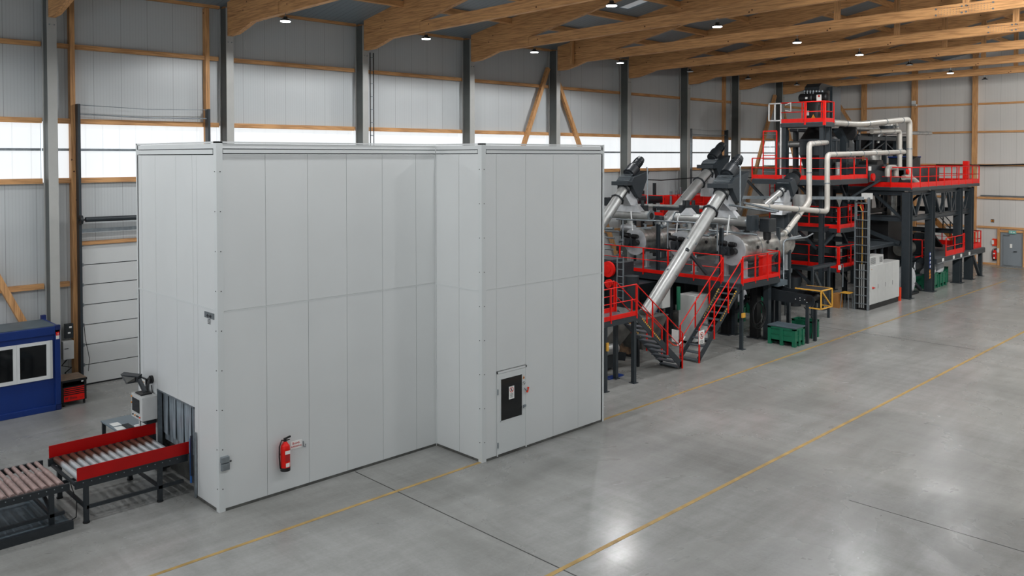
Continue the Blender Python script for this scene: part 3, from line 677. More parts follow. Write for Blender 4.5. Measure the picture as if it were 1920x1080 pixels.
text('Beta', .115, 'lettering', M['ink'], dr, (8.37, TY0-.015, .245), (1, 0, 0), (0, 0, 1), .001)
text('utensili', .035, 'lettering', M['ink'], dr, (8.59, TY0-.015, .225), (1, 0, 0), (0, 0, 1), .001)
q = MB()
for i in range(2): q.box((8.14+i*.04, TY0-.016, .22), (8.165+i*.04, TY0-.012, .27))
q.box((8.14, TY0-.016, .27), (8.24, TY0-.012, .285)); q.obj('emblem', M['ink'], dr)
for x, y in ((TX0+.08, TY0+.06), (TX1-.06, TY0+.06), (TX0+.08, TY1-.07), (TX1-.06, TY1-.07)):
    MB().cyl((x-.02, y, .055), (x+.02, y, .055), .055, 16).bar((x, y, .06), (x, y, .14), .05).obj('caster', M['black'], t)
MB().box((TX1-.16, TY0-.022, .70), (TX1-.10, TY0-.012, .735)).obj('lock_label', M['paper'], t)
P = ay(118, 665, 28.9)
bx = thing('electrical_box', 'black electrical box low on the timber door post behind the container', 'electrical box', (8.9, 29.95, 1.75))
MB().box((8.72, 29.85, 1.72), (8.97, 29.99, 2.2)).obj('housing', M['steel_d'], bx, .01)
MB().box((8.84, 29.845, 2.06), (8.92, 29.85, 2.12)).box((8.8, 29.845, 1.88), (8.88, 29.85, 1.93)).obj('label_plate', M['paper'], bx)
bx = thing('electrical_box', 'light grey control box under the black box by the door post', 'electrical box', (8.75, 29.9, 1.0))
MB().box((8.62, 29.75, 1.05), (8.95, 29.98, 1.65)).obj('housing', M['offwhite'], bx, .01)
MB().box((8.66, 29.74, 1.4), (8.78, 29.75, 1.42)).obj('vent', M['ink'], bx)
solo(MB().tube([(9.36, 30.05, 2.1), (9.38, 30.0, 1.6), (9.5, 29.98, .9), (9.46, 30.0, .5)], .01, 6), 'pull_rope', M['black'], 'thin pull rope hanging by the left track of the sectional door', 'rope')
solo(MB().tube([(8.8, 29.9, 1.05), (8.6, 29.85, .85), (8.9, 29.85, .75), (8.7, 29.85, .6), (8.85, 29.9, .3)], .025, 6), 'cable', M['black'], 'black cable bundle hanging under the light grey control box', 'cable')

# roller conveyor into the enclosure
def roller_conveyor(name, label, x0, x1, y0, y1, zt, pitch, r, rmat, legs, frame_h, tie_z, end_open=False):
    t = thing(name, label, 'roller conveyor', ((x0+x1)/2, (y0+y1)/2, 0))
    for y in (y0, y1): MB().box((x0, y-.03, zt-frame_h), (x1, y+.03, zt-.0)).obj('side_rail', M['steel_d'], t)
    MB().box((x0+.04, y0, zt-frame_h), (x0+.09, y1, zt-frame_h+.06)).obj('cross_rail', M['steel_d'], t)
    n = int((x1-x0-.1)/pitch); first = None
    for i in range(n):
        x = x0+.09+r+i*pitch
        if first is None:
            first = (MB().cyl((x, y0+.04, zt-.04+r*.4), (x, y1-.04, zt-.04+r*.4), r, 18) if rmat.name != M['rust'].name else MB().cyl((x, y0+.04, zt-.04+r*.4), (x, y0+1.15, zt-.04+r*.4), r, 18).cyl((x, y0+1.15, zt-.04+r*.4), (x, y1-.04, zt-.04+r*.4), r*.72, 18)).obj('roller', rmat, t); x_first = x
        else:
            o = first.copy(); COL.objects.link(o); o.parent = t; o.location = (x-x_first, 0, 0)
    b_ = MB()
    for i in range(n):
        x = x0+.09+r+i*pitch; b_.cyl((x, y0-.03, zt-.05), (x, y0-.04, zt-.05), .012, 6)
    b_.obj('roller_bolt', M['galv'], t)
    for x in legs:
        for y in (y0+.02, y1-.02):
            l = MB().box((x-.045, y-.045, .03), (x+.045, y+.045, zt-frame_h)).obj('leg', M['steel_d'], t)
            MB().cyl((x, y, 0), (x, y, .03), .07, 12).obj('foot', M['black'], l)
        MB().box((x-.03, y0, tie_z), (x+.03, y1, tie_z+.06)).obj('cross_tie', M['steel_d'], t)
    for y in (y0, y1): MB().box((min(legs), y-.025, tie_z+.0), (x1-.1, y+.025, tie_z+.07)).obj('lower_rail', M['steel_d'], t)
    return t
t = roller_conveyor('roller_conveyor', 'roller conveyor with red guard boards running into the white enclosure', 5.62, 8.0, 18.74, 20.56, .93, .165, .062, M['roller'], (5.84, 7.38), .16, .30)
MB().box((5.65, 18.70, .94), (8.02, 18.715, 1.21)).obj('guard_board', M['board'], t)
MB().box((5.65, 20.60, .94), (8.02, 20.615, 1.21)).obj('guard_board', M['board'], t)
MB().box((5.65, 18.69, .925), (8.02, 18.74, .94)).box((5.65, 20.57, .925), (8.02, 20.62, .94)).obj('board_bracket', M['steel_d'], t)
t = roller_conveyor('roller_conveyor', 'low roller conveyor with worn pinkish rollers at the left picture edge', 2.6, 5.56, 18.9, 20.75, .88, .148, .06, M['rust'], (3.2, 5.22), .14, .26)
for x in (5.22,): MB().bar((x, 19.6, .6), (x, 18.95, .38), .06).obj('brace', M['steel_d'], t)
sc_ = thing('floor_scale', 'low dark steel weighing platform under the left roller conveyor', 'platform', (3.9, 19.5, 0))
MB().box((2.0, 18.85, .02), (5.55, 20.9, .08)).obj('deck', M['bluegrey'], sc_)
MB().box((2.0, 18.62, .0), (5.55, 18.72, .17)).box((2.0, 18.72, .0), (5.55, 18.85, .1)).obj('edge_rail', M['steel_d'], sc_)
k = MB().tube([(5.55, 18.8, .12), (5.7, 18.95, .1), (5.85, 19.4, .25), (5.85, 19.9, .6)], .012, 6)
solo(k, 'cable', M['black'], 'thin black cable between the two roller conveyors', 'cable')

# slim strut by the mouth of the enclosure
t = thing('gas_strut', 'dark blue upright strut at the near edge of the enclosure opening', 'strut', (7.96, 18.42, 0.25))
dk = mat('strut_blue', (16, 24, 38), .4)
MB().box((7.94, 18.40, .52), (7.98, 18.45, 1.42)).obj('cylinder', dk, t)
MB().cyl((7.96, 18.46, .35), (7.96, 18.46, 1.35), .025, 10).obj('rod', mat('strut_rod', (40, 90, 150), .35), t)
MB().box((7.99, 18.33, .03), (8.04, 18.37, 1.5)).obj('guide_rail', M['galv'], t)

# desk with papers
t = thing('desk', 'grey steel desk behind the red guard board', 'desk', (7.45, 22.6, 0))
DX0, DX1, DY0, DY1 = 7.2, 7.92, 21.0, 24.0
a = az(190, 789, .75)
DY1 = a.y; DX0 = a.x-.02
DX1 = DX0+.85; DY0 = 21.9
if DX1 > 8.0 and DY0 < CYB: pass
MB().box((DX0, DY0, .72), (DX1, DY1, .755)).obj('table_top', mat('desk_grey', (108, 120, 128), .4), t, .004)
for x, y in ((DX0+.06, DY0+.06), (DX0+.06, DY1-.06), (DX1-.06, DY0+.06), (DX1-.06, DY1-.06)):
    MB().box((x-.04, y-.04, 0), (x+.04, y+.04, .72)).obj('leg', M['steel_d'], t)
kb = thing('keyboard', 'black keyboard lying on white papers on the grey desk', 'keyboard', (DX0+.35, DY0+.3, .757))
MB().box((DX0+.25, DY0+.08, .762), (DX0+.42, DY0+.52, .785)).obj('case', M['black'], kb, .004)
q = MB()
for i in range(4):
    for j in range(12): q.box((DX0+.262+i*.038, DY0+.095+j*.035, .785), (DX0+.292+i*.038, DY0+.122+j*.035, .792))
q.obj('key', M['steel'], kb)
for o_ in COL.objects:
    pass
for i, (dx, dy, rz, nm) in enumerate(((.12, .35, .2, 'white paper sheet beside the keyboard on the grey desk'), (.16, .75, -.1, 'white paper sheet at the far side of the grey desk'))):
    solo(MB().bar((DX0+dx+.02, DY0+dy-.15, .757), (DX0+dx+.02+.06*rz, DY0+dy+.15, .757), .21, .003), 'paper_sheet', M['paper'], nm, 'paper')
solo(MB().cyl((DX0+.5, DY0+.12, .757), (DX0+.5, DY0+.12, .80), .09, 20).cyl((DX0+.5, DY0+.12, .8), (DX0+.5, DY0+.12, .812), .06, 16), 'round_tin', M['white'], 'round white dish on the near end of the grey desk', 'dish')

# operator panel on the enclosure's left face
OY0, OY1 = 20.92, 21.66
fx = 7.66
p0 = ax(246, 737, fx); p1 = ax(266, 746, fx); OY0, OY1 = p1.y, p0.y; OZ1 = (p0.z+p1.z)/2
OZ0 = ax(266, 791, fx).z
t = thing('operator_panel', 'light grey operator cabinet with a screen on the enclosure wall', 'control cabinet', (7.85, (OY0+OY1)/2, OZ0))
MB().box((fx, OY0, OZ0), (8.03, OY1, OZ1)).obj('housing', M['offwhite'], t, .01)
MB().box((fx-.012, OY0+.15, OZ0+.17), (fx-.002, OY1-.08, OZ1-.08)).obj('screen', M['glass'], t)
for i, (dy, mm) in enumerate(((.12, 'orange'), (.22, 'ink'), (.30, 'ink'), (.42, 'inkorange'), (.55, 'ink'))):
    MB().cyl((fx-.002, OY0+dy, OZ0+.08), (fx-.025, OY0+dy, OZ0+.08), .018, 10).obj('push_button', M[mm], t)
for z in (.35, .5): MB().cyl((fx-.002, OY1-.04, OZ0+z), (fx-.02, OY1-.04, OZ0+z), .02, 10).obj('push_button', M['inkorange'], t)
MB().box((7.8, OY0+.1, OZ0-.12), (8.04, OY1-.1, OZ0)).obj('bracket', M['steel_d'], t)
MB().box((fx+.06, OY0+.2, OZ1), (7.98, OY1-.1, OZ1+.03)).obj('top_tray', M['black'], t)
t = thing('information_board', 'small framed notice on the wall above the operator cabinet', 'sign', (8.0, OY1-.1, OZ1+.02))
MB().box((7.97, OY1-.12, OZ1-.1), (8.0, OY1+.3, OZ1+.3)).obj('frame', M['black'], t)
MB().box((7.96, OY1-.09, OZ1-.07), (7.97, OY1+.27, OZ1+.27)).obj('sheet', M['paper'], t)
q = MB()
for i in range(5): q.box((7.955, OY1-.05, OZ1+.2-i*.05), (7.96, OY1+.2, OZ1+.215-i*.05))
q.obj('text_line', M['ochre'], t)
# articulated hood
t = thing('articulated_hood', 'dark articulated lamp hood on an arm above the operator cabinet', 'work lamp', (8.0, 21.1, 2.3))
hx = 7.62
def hp(u, v, x=hx): return ax(u, v, x)
arm0 = hp(281, 712, 8.0); arm1 = hp(277, 721, 7.8); el = hp(272, 735, 7.6); hd = hp(261, 712, 7.55)
MB().ball(arm0, .07, 10, 8).cyl(arm0, arm0+Vector((.06, 0, 0)), .1, 14).obj('wall_mount', M['black'], t)
MB().tube([arm0, arm1, hp(272, 730, 7.7)], .03, 8).obj('arm', M['black'], t)
MB().bar(el, hd, .1, .07, (1, 0, 0)).obj('arm', M['steel_d'], t)
q = [hp(225, 702, 7.45), hp(259, 706, 7.6), hp(258, 717, 7.62), hp(236, 721, 7.42)]
MB().prism(q, (.10, 0, .05)).obj('hood', M['steel_d'], t, .012)
MB().prism([p+Vector((-.004, 0, 0))+(sum(q, Vector())/4-p)*.35 for p in q], (-.006, 0, 0)).obj('lens', M['grime'], t)
solo(MB().tube([hp(284, 722, 8.03), hp(286, 740, 8.02), hp(287, 760, 8.02), hp(289, 775, 8.02), hp(284, 782, 8.02)], .012, 6), 'cable', M['black'], 'black cable looping down the enclosure wall beside the operator cabinet', 'cable')
# ================================================================ PROCESS PLANT
Z = Vector((0, 0, 1))
def V(*a): return Vector(a)
def arc(p, q, r, n=5):
    """corner points between straight runs: returns polyline with rounded bends"""
def pipe_path(pts, r, seg=6):
    pts = [Vector(p) for p in pts]; out = [pts[0]]
    for i in range(1, len(pts)-1):
        a, b, c = pts[i-1], pts[i], pts[i+1]; d0 = (a-b).normalized(); d1 = (c-b).normalized()
        k = min(r*2.2, (a-b).length*.48, (c-b).length*.48)
        for j in range(seg+1):
            t = j/seg; out.append(b+d0*k*(1-t)**2+d1*k*t**2)
    return out+[pts[-1]]
def pipe(name, label, cat, pts, r, m, flange=1.6, fm=None, n=16, group=None, bands=True):
    pts = [Vector(p) for p in pts]
    t = thing(name, label, cat, pts[0], group)
    MB().tube(pipe_path(pts, r), r, n).obj('tube', m, t)
    if bands:
        for a, b in zip(pts[:-1], pts[1:]):
            L = (b-a).length; d = (b-a).normalized(); k = max(1, int(L/flange))
            for i in range(k):
                c = a+d*(L*(i+.5)/k); MB().cyl(c-d*.03, c+d*.03, r*1.1, n).obj('clamp_ring', fm or M['galv'], t)
    return t
def rail(path, z, t, h=1.05, toe=.15, r=.021, gap=1.25, m=None, mid=True, posts=True):
    """handrail (top + knee rail), toe board and posts along a polyline of (x, y)"""
    m = m or M['red']
    P = [Vector((x, y, z)) for x, y in path]
    MB().tube([p+Z*h for p in P], r, 8).obj('handrail', m, t)
    if mid: MB().tube([p+Z*h*.52 for p in P], r*.75, 8).obj('knee_rail', m, t)
    if toe:
        k = MB()
        for a, b in zip(P[:-1], P[1:]): k.bar(a+Z*toe/2, b+Z*toe/2, .02, toe)
        k.obj('toe_board', m, t)
    if posts:
        for i, (a, b) in enumerate(zip(P[:-1], P[1:])):
            k = max(1, round((b-a).length/gap))
            for j in range(k+(1 if i == len(P)-2 else 0)):
                c = a.lerp(b, j/k); MB().box(c+V(-.026, -.026, -.1), c+V(.026, .026, h)).obj('rail_post', m, t)
def deck(name, label, x0, y0, x1, y1, z, th=.18, legs=(), leg_w=.16, brace=False, loc=None):
    t = thing(name, label, 'platform', ((x0+x1)/2, (y0+y1)/2, 0))
    MB().box((x0, y0, z-.03), (x1, y1, z)).obj('deck', mat_grid, t)
    fr = MB()
    for a, b in (((x0, y0), (x1, y0)), ((x0, y1), (x1, y1)), ((x0, y0), (x0, y1)), ((x1, y0), (x1, y1))):
        fr.bar(V(*a, z-.03-th/2), V(*b, z-.03-th/2), .08, th)
    for i in range(1, int((x1-x0)/1.5)+1): fr.bar(V(x0+i*1.5, y0, z-.12), V(x0+i*1.5, y1, z-.12), .06, .12) if x0+i*1.5 < x1 else None
    fr.obj('frame', M['steel'], t)
    for (x, y) in legs:
        l = MB().box((x-leg_w/2, y-leg_w/2, .02), (x+leg_w/2, y+leg_w/2, z-.03-th)).obj('leg', M['steel'], t)
        MB().box((x-leg_w*.9, y-leg_w*.9, 0), (x+leg_w*.9, y+leg_w*.9, .02)).obj('foot_plate', M['steel'], l)
    return t
mat_grid = mat('deck_plate', (96, 104, 110), .4, .4, noise=.25, nscale=4)
hz_mat = mat('hazard_stripe', (220, 170, 60), .5)

def block(name, label, cat, boxes, m='steel_d', parts=()):
    xs = [v for b in boxes for v in (b[0][0], b[1][0])]; ys = [v for b in boxes for v in (b[0][1], b[1][1])]; zs = [v for b in boxes for v in (b[0][2], b[1][2])]
    t = thing(name, label, cat, ((min(xs)+max(xs))/2, (min(ys)+max(ys))/2, min(zs)))
    for i, b in enumerate(boxes): MB().box(*b).obj('housing' if i == 0 else 'cover', M[m] if isinstance(m, str) else m, t, .012)
    for nm, mb, mm in parts: mb.obj(nm, M[mm], t)
    return t
# ---------------------------------------------------------------- low platform by the enclosure + its stair
t = deck('access_platform', 'low grey platform with red railing right of the white enclosure', 18.6, 17.28, 22.86, 18.2, 2.32, .16, [(21.25, 17.34), (22.80, 17.34), (22.80, 18.12), (21.25, 18.12)], .13)
rail([(18.7, 17.26), (22.84, 17.26)], 2.32, t, gap=1.3)
rail([(18.7, 18.22), (22.84, 18.22)], 2.32, t, gap=1.3)
def stair(name, label, x0, z0, x1, z1, ya, yb, n, rails=(1, 1), hz=True):
    """straight steel stair from top (x0,z0) to bottom (x1,z1)"""
    t = thing(name, label, 'stair', ((x0+x1)/2, (ya+yb)/2, 0))
    for y in (ya, yb):
        s = MB().bar((x0, y, z0-.06), (x1, y, z1+.12), .03, .22).box((x1-.12 if x1 > x0 else x1-.0, y-.015, 0), (x1+.0 if x1 > x0 else x1+.12, y+.015, .25)).obj('stringer', M['steel'], t)
    for i in range(n):
        f = (i+.6)/n; x = x0+(x1-x0)*f; z = z0+(z1-z0)*f
        MB().box((x-.13, ya+.02, z-.03), (x+.13, yb-.02, z)).obj('tread', mat_grid, t)
    if hz:
        q = MB(); L = 14
        for i in range(L):
            f = .12+.4*i/L; x = x0+(x1-x0)*f; z = z0+(z1-z0)*f+.06
            for y in (ya, yb): q.bar((x, y, z+.02), (x+(x1-x0)*.014, y, z+.02+(z1-z0)*.014), .04, .05)
        q.obj('hazard_strip', hz_mat, t)
    for y, on in ((ya, rails[0]), (yb, rails[1])):
        if not on: continue
        yo = y+(-.03 if y == ya else .03); H = 1.0
        MB().tube([(x0, yo, z0+H), (x1, yo, z1+H+.3), ], .021, 8).obj('handrail', M['red'], t)
        MB().tube([(x0, yo, z0+H*.5), (x1, yo, z1+H*.5+.22)], .016, 8).obj('knee_rail', M['red'], t)
        for f in (0, .33, .66, 1.0):
            x = x0+(x1-x0)*f; z = z0+(z1-z0)*f
            MB().box((x-.022, yo-.022, z-.15 if f < 1 else 0), (x+.022, yo+.022, z+H+.3*f)).obj('rail_post', M['red'], t)
    return t
stair('steel_stair', 'steel stair with red rails descending right from the low platform', 22.9, 2.34, 25.62, .0, 17.32, 18.16, 11)
stair('steel_stair', 'steel stair with red rails rising right to the tank platform', 29.72, 2.62, 26.72, .0, 17.32, 18.1, 12)
sg = thing('warning_sign', 'white notice hung on the rail at the foot of the stair rising right', 'sign', (26.75, 17.24, .8))
MB().box((26.62, 17.235, .72), (26.98, 17.25, 1.22)).obj('plate', M['paper'], sg)
disc_sign(sg, (26.8, 17.233, 1.03), .13, (1, 0, 0), (0, 0, 1), (0, -1, 0), M['inkred'], True, M['ink'])
q = MB()
for i in range(4): q.box((26.68, 17.229, .84-i*.03), (26.92, 17.233, .85-i*.03))
q.obj('text_line', M['ink'], sg)
solo(MB().box((25.66, 17.5, .9), (25.68, 17.78, 1.35)), 'paper_notice', M['paper'], 'blank backed white notice on the end rail of the stair descending right', 'sign')
pts = [V(25.66+(26.7-25.66)*i/10, 17.9, .9-.25*math.sin(math.pi*i/10)) for i in range(11)]
c = thing('barrier_chain', 'red and white plastic chain hung between the two stairs', 'chain', pts[0])
for i in range(10):
    MB().tube([pts[i], pts[i+1]], .022, 6).obj('link', M['orange'] if i < 5 else M['white'], c)

# ---------------------------------------------------------------- tank platform
t = deck('tank_platform', 'raised grey platform with red railing carrying the three round tanks', 29.65, 17.28, 32.75, 24.6, 2.66, .24,
         [(32.33, 17.6), (32.2, 19.1), (30.4, 21.2), (30.4, 24.3)], .24)
MB().box((32.75, 18.0, 2.48), (35.3, 24.6, 2.66)).obj('deck', mat_grid, t)
for x_, y_ in ((33.9, 21.2), (35.1, 18.6), (35.1, 24.3)): MB().box((x_-.12, y_-.12, 0), (x_+.12, y_+.12, 2.48)).obj('leg', M['steel'], t)
l = MB().box((29.78, 17.3, .02), (29.9, 17.42, 2.4)).obj('leg', M['steel'], t); MB().box((29.7, 17.22, 0), (29.98, 17.5, .02)).obj('foot_plate', M['steel'], l)
rail([(29.62, 18.15), (29.62, 24.6)], 2.66, t, gap=1.35)
rail([(29.75, 17.26), (32.7, 17.26), (32.7, 17.9)], 2.66, t, gap=.98)
MB().box((31.9, 17.26, 2.7), (32.68, 17.9, 2.72)).obj('step_plate', mat_grid, t)
# posts and pipework above the deck
for x, y, zt, nm in ((30.55, 18.72, 4.72, 'between the second and third tank'), (30.0, 25.0, 4.6, 'beside the first tank'), (30.55, 21.9, 4.7, 'between the first and second tank')):
    solo(MB().ibeam((x, y, 2.66), (x, y, zt), .14, .14, .012), 'support_post', M['steel'], 'anthracite steel post on the tank platform %s' % nm, 'post')
def motor(mb, p, d, r, L):
    p = Vector(p); d = Vector(d).normalized()
    mb.cyl(p, p+d*L, r, 16)
    for i in range(6): mb.cyl(p+d*L*(.15+i*.12), p+d*L*(.17+i*.12), r*1.1, 16)
    mb.cyl(p+d*L, p+d*L*1.15, r*.85, 16); return mb
def tank(x0, x1, y, z, r, label):
    t = thing('round_tank', label, 'tank', ((x0+x1)/2, y, 2.66), 'round tanks on the platform')
    MB().cyl((x0+.04, y, z), (x1, y, z), r, 40).frustum((x1, y, z), (x1+.25, y, z), r, r*.6, 40).obj('shell', M['foil'], t)
    MB().cyl((x0, y, z), (x0+.05, y, z), r*.995, 40).obj('end_cover', M['tank_end'], t)
    for x in (x0+1.4, x0+2.9): MB().cyl((x-.02, y, z), (x+.02, y, z), r*1.012, 40).obj('band', M['galv'], t)
    g = MB(); c = V(x0, y+.12, z+.02)
    g.box(c+V(-.34, -.2, -.22), c+V(-.02, .22, .14)); g.cyl(c+V(-.42, .02, -.06), c+V(-.34, .02, -.06), .13, 16)
    g.obj('gearbox', M['steel_d'], t, .012)
    m_ = motor(MB(), c+V(-.2, -.0, .26), (-.15, 1, .05), .11, .34); motor(m_, c+V(-.2, -.12, .24), (0, -1, .0), .1, .28); m_.obj('motor', M['black'], t)
    MB().cyl(c+V(-.25, -.3, -.05), c+V(-.02, -.3, -.05), .13, 16).obj('bearing', M['black'], t)
    for yy in (-.45, .45):
        for x in (x0+.35, x1-.4): MB().box((x-.09, y+yy-.05, 2.68), (x+.09, y+yy+.05, z-r*.72)).box((x-.16, y+yy-.09, 2.66), (x+.16, y+yy+.09, 2.69)).obj('leg', M['tank_end'], t)
    for dx, dz in ((1.0, .1), (1.9, .25), (2.6, -.1)):
        a = math.asin(dz/r); MB().cyl((x0+dx, y-r*math.cos(a)*.98, z+dz), (x0+dx, y-r*math.cos(a)-.05, z+dz), .07, 14).obj('port', M['black'], t)
    for dx in (.8, 1.7, 2.6, 3.4):
        MB().cyl((x0+dx, y, z+r-.02), (x0+dx, y, z+r+.16), .07, 14).cyl((x0+dx, y, z+r+.12), (x0+dx, y, z+r+.16), .11, 14).obj('nozzle', M['galv'], t)
    return t
tank(30.85, 35.1, 18.42, 3.80, .64, 'large shiny round tank nearest the front with gear motor on its end')
tank(30.85, 34.9, 20.9, 3.84, .62, 'middle shiny round tank half hidden by the big inclined tube')
tank(30.85, 34.9, 23.42, 3.80, .62, 'shiny round tank farthest back with gear motor on its end')
solo(MB().box((31.75, 17.5, 2.72), (32.5, 17.68, 3.5)).box((31.7, 17.46, 3.5), (32.55, 17.7, 3.56)), 'hydraulic_unit', M['red'], 'flat bright red unit behind the railing at the right platform end', 'machine unit')
# clutter of pipes/valves/instruments around the tanks
def valve_set(x, y, z, label, s=1):
    t = thing('valve_assembly', label, 'valve', (x, y, z))
    MB().cyl((x-.25*s, y, z), (x+.25*s, y, z), .05*s, 12).cyl((x-.05, y, z), (x+.05, y, z), .09*s, 14).obj('body', M['galv'], t)
    MB().cyl((x, y, z), (x, y, z+.22*s), .03*s, 10).cyl((x, y, z+.2*s), (x, y, z+.36*s), .09*s, 14).obj('actuator', M['steel_d'], t)
    MB().cyl((x+.18*s, y, z), (x+.18*s, y, z+.15), .02, 8).ball((x+.18*s, y, z+.18), .05, 10, 6).obj('gauge', M['white'], t)
    return t
k = 0
for (u, v, y) in ((1166, 452, 24.6), (1240, 425, 22.3), (1290, 422, 21.0), (1337, 438, 19.6), (1415, 432, 18.6), (1450, 452, 18.5), (1430, 470, 18.6), (1160, 480, 24.2), (1440, 430, 19.5), (1270, 440, 22)):
    p = ay(u, v, y); valve_set(p.x, p.y, p.z, 'small pipe valve with gauge, %s from the left among the tanks' % ordn[k], 1.3); k += 1
# handrail-like galvanised tube frame in front of the tanks
def tubeframe(pts, r, label, m='galv'):
    solo(MB().tube(pts, r, 8), 'pipe_run', M[m], label, 'pipe')
tubeframe([ax(1156, 411, 30.2), ax(1293, 417, 30.2)], .035, 'thin bright pipe running level across the front of the first tank')
tubeframe([ax(1293, 417, 30.2), ax(1346, 420, 30.2)], .035, 'short bright pipe continuing right behind the big inclined tube')
for u, v0, v1, nm in ((1168, 413, 444, 'left of the first tank'), (1252, 416, 448, 'between first and second tank'), (1345, 421, 452, 'left of the front tank')):
    tubeframe([ax(u, v0, 30.2), ax(u, v1, 30.2), ax(u, v1, 30.2)+V(.0, 0, -.4)], .03, 'short upright bright pipe %s' % nm)
for u0, v0, u1, v1, x, nm in ((1183, 396, 1186, 432, 30.4, 'above the first tank'), (1272, 400, 1268, 436, 30.4, 'above the middle tank'), (1368, 403, 1363, 440, 30.4, 'above the front tank')):
    tubeframe([ax(u0, v0, x), ax(u1, v1, x)], .03, 'slim white vertical pipe %s' % nm, 'white')
tubeframe([ax(1135, 429, 30.6), ax(1150, 429, 30.6)], .07, 'short grey pipe stub beside the enclosure edge')
for i, (u0, v0, u1, v1, x) in enumerate(((1165, 428, 1222, 428, 31.2), (1180, 425, 1218, 430, 31.6), (1255, 430, 1300, 431, 31.2), (1330, 432, 1420, 440, 31.0), (1135, 433, 1160, 434, 30), (1135, 445, 1152, 447, 30), (1135, 458, 1150, 458, 30), (1135, 467, 1150, 468, 30), (1305, 440, 1330, 442, 31))):
    tubeframe([ax(u0, v0, x), ax(u1, v1, x)], .045, 'grey service pipe, %s from the top left among the tanks' % ordn[i])
t_ = MB(); a = ax(1167, 426, 31); 
solo(MB().cyl(a, a+V(0, -.7, 0), .14, 16), 'air_receiver', M['tank_end'], 'small bright cylinder above the first tank', 'cylinder')

# ---------------------------------------------------------------- transverse tube troughs
for i, (ya, yb, lab) in enumerate(((25.4, 22.98, 'round metal trough above the first tank with an open flange end'), (21.6, 20.15, 'short round metal trough behind the big inclined tube'), (19.95, 17.98, 'round metal trough above the front tank'))):
    t = thing('screw_trough', lab, 'duct', (31.5, ya, 4.97), 'screw troughs above the tanks')
    MB().cyl((31.5, ya, 4.97), (31.5, yb, 4.97), .21, 24).obj('tube', M['inox'], t)
    MB().cyl((31.5, yb+.04, 4.97), (31.5, yb-.02, 4.97), .29, 6).cyl((31.5, ya-.02, 4.97), (31.5, ya+.02, 4.97), .27, 20).obj('flange', M['galv'], t)
    MB().cyl((31.5, yb-.03, 4.97), (31.5, yb-.022, 4.97), .15, 18).obj('port', M['black'], t)
    MB().hull([(31.3, yb+.45, 5.1), (31.7, yb+.45, 5.1), (31.7, ya-.3, 5.1), (31.3, ya-.3, 5.1)], [(31.35, yb+.75, 5.42), (31.65, yb+.75, 5.42), (31.65, ya-.6, 5.42), (31.35, ya-.6, 5.42)]).obj('hood', M['tank_end'], t)
    MB().cyl((31.5, (ya+yb)/2, 4.8), (31.5, (ya+yb)/2, 4.5), .13, 16).cyl((31.5, (ya+yb)/2, 4.55), (31.5, (ya+yb)/2, 4.5), .2, 16).obj('outlet', M['inox'], t)
t = thing('drive_unit', 'dark gear drive at the front end of the metal trough', 'drive unit', (31.5, 17.9, 4.6))
MB().box((31.2, 17.70, 4.62), (31.78, 17.95, 5.25)).obj('mounting_plate', M['steel'], t, .01)
MB().box((31.9, 17.3, 4.55), (32.5, 17.75, 5.1)).obj('gearbox', M['steel_d'], t, .02)
motor(MB(), (32.1, 17.5, 4.6), (0, 0, -1), .16, .35).obj('motor', M['black'], t)
MB().tube([ax(1404, 405, 31.6), ax(1408, 428, 31.6), ax(1420, 438, 31.9)], .015, 6).obj('cable', M['galv'], t)

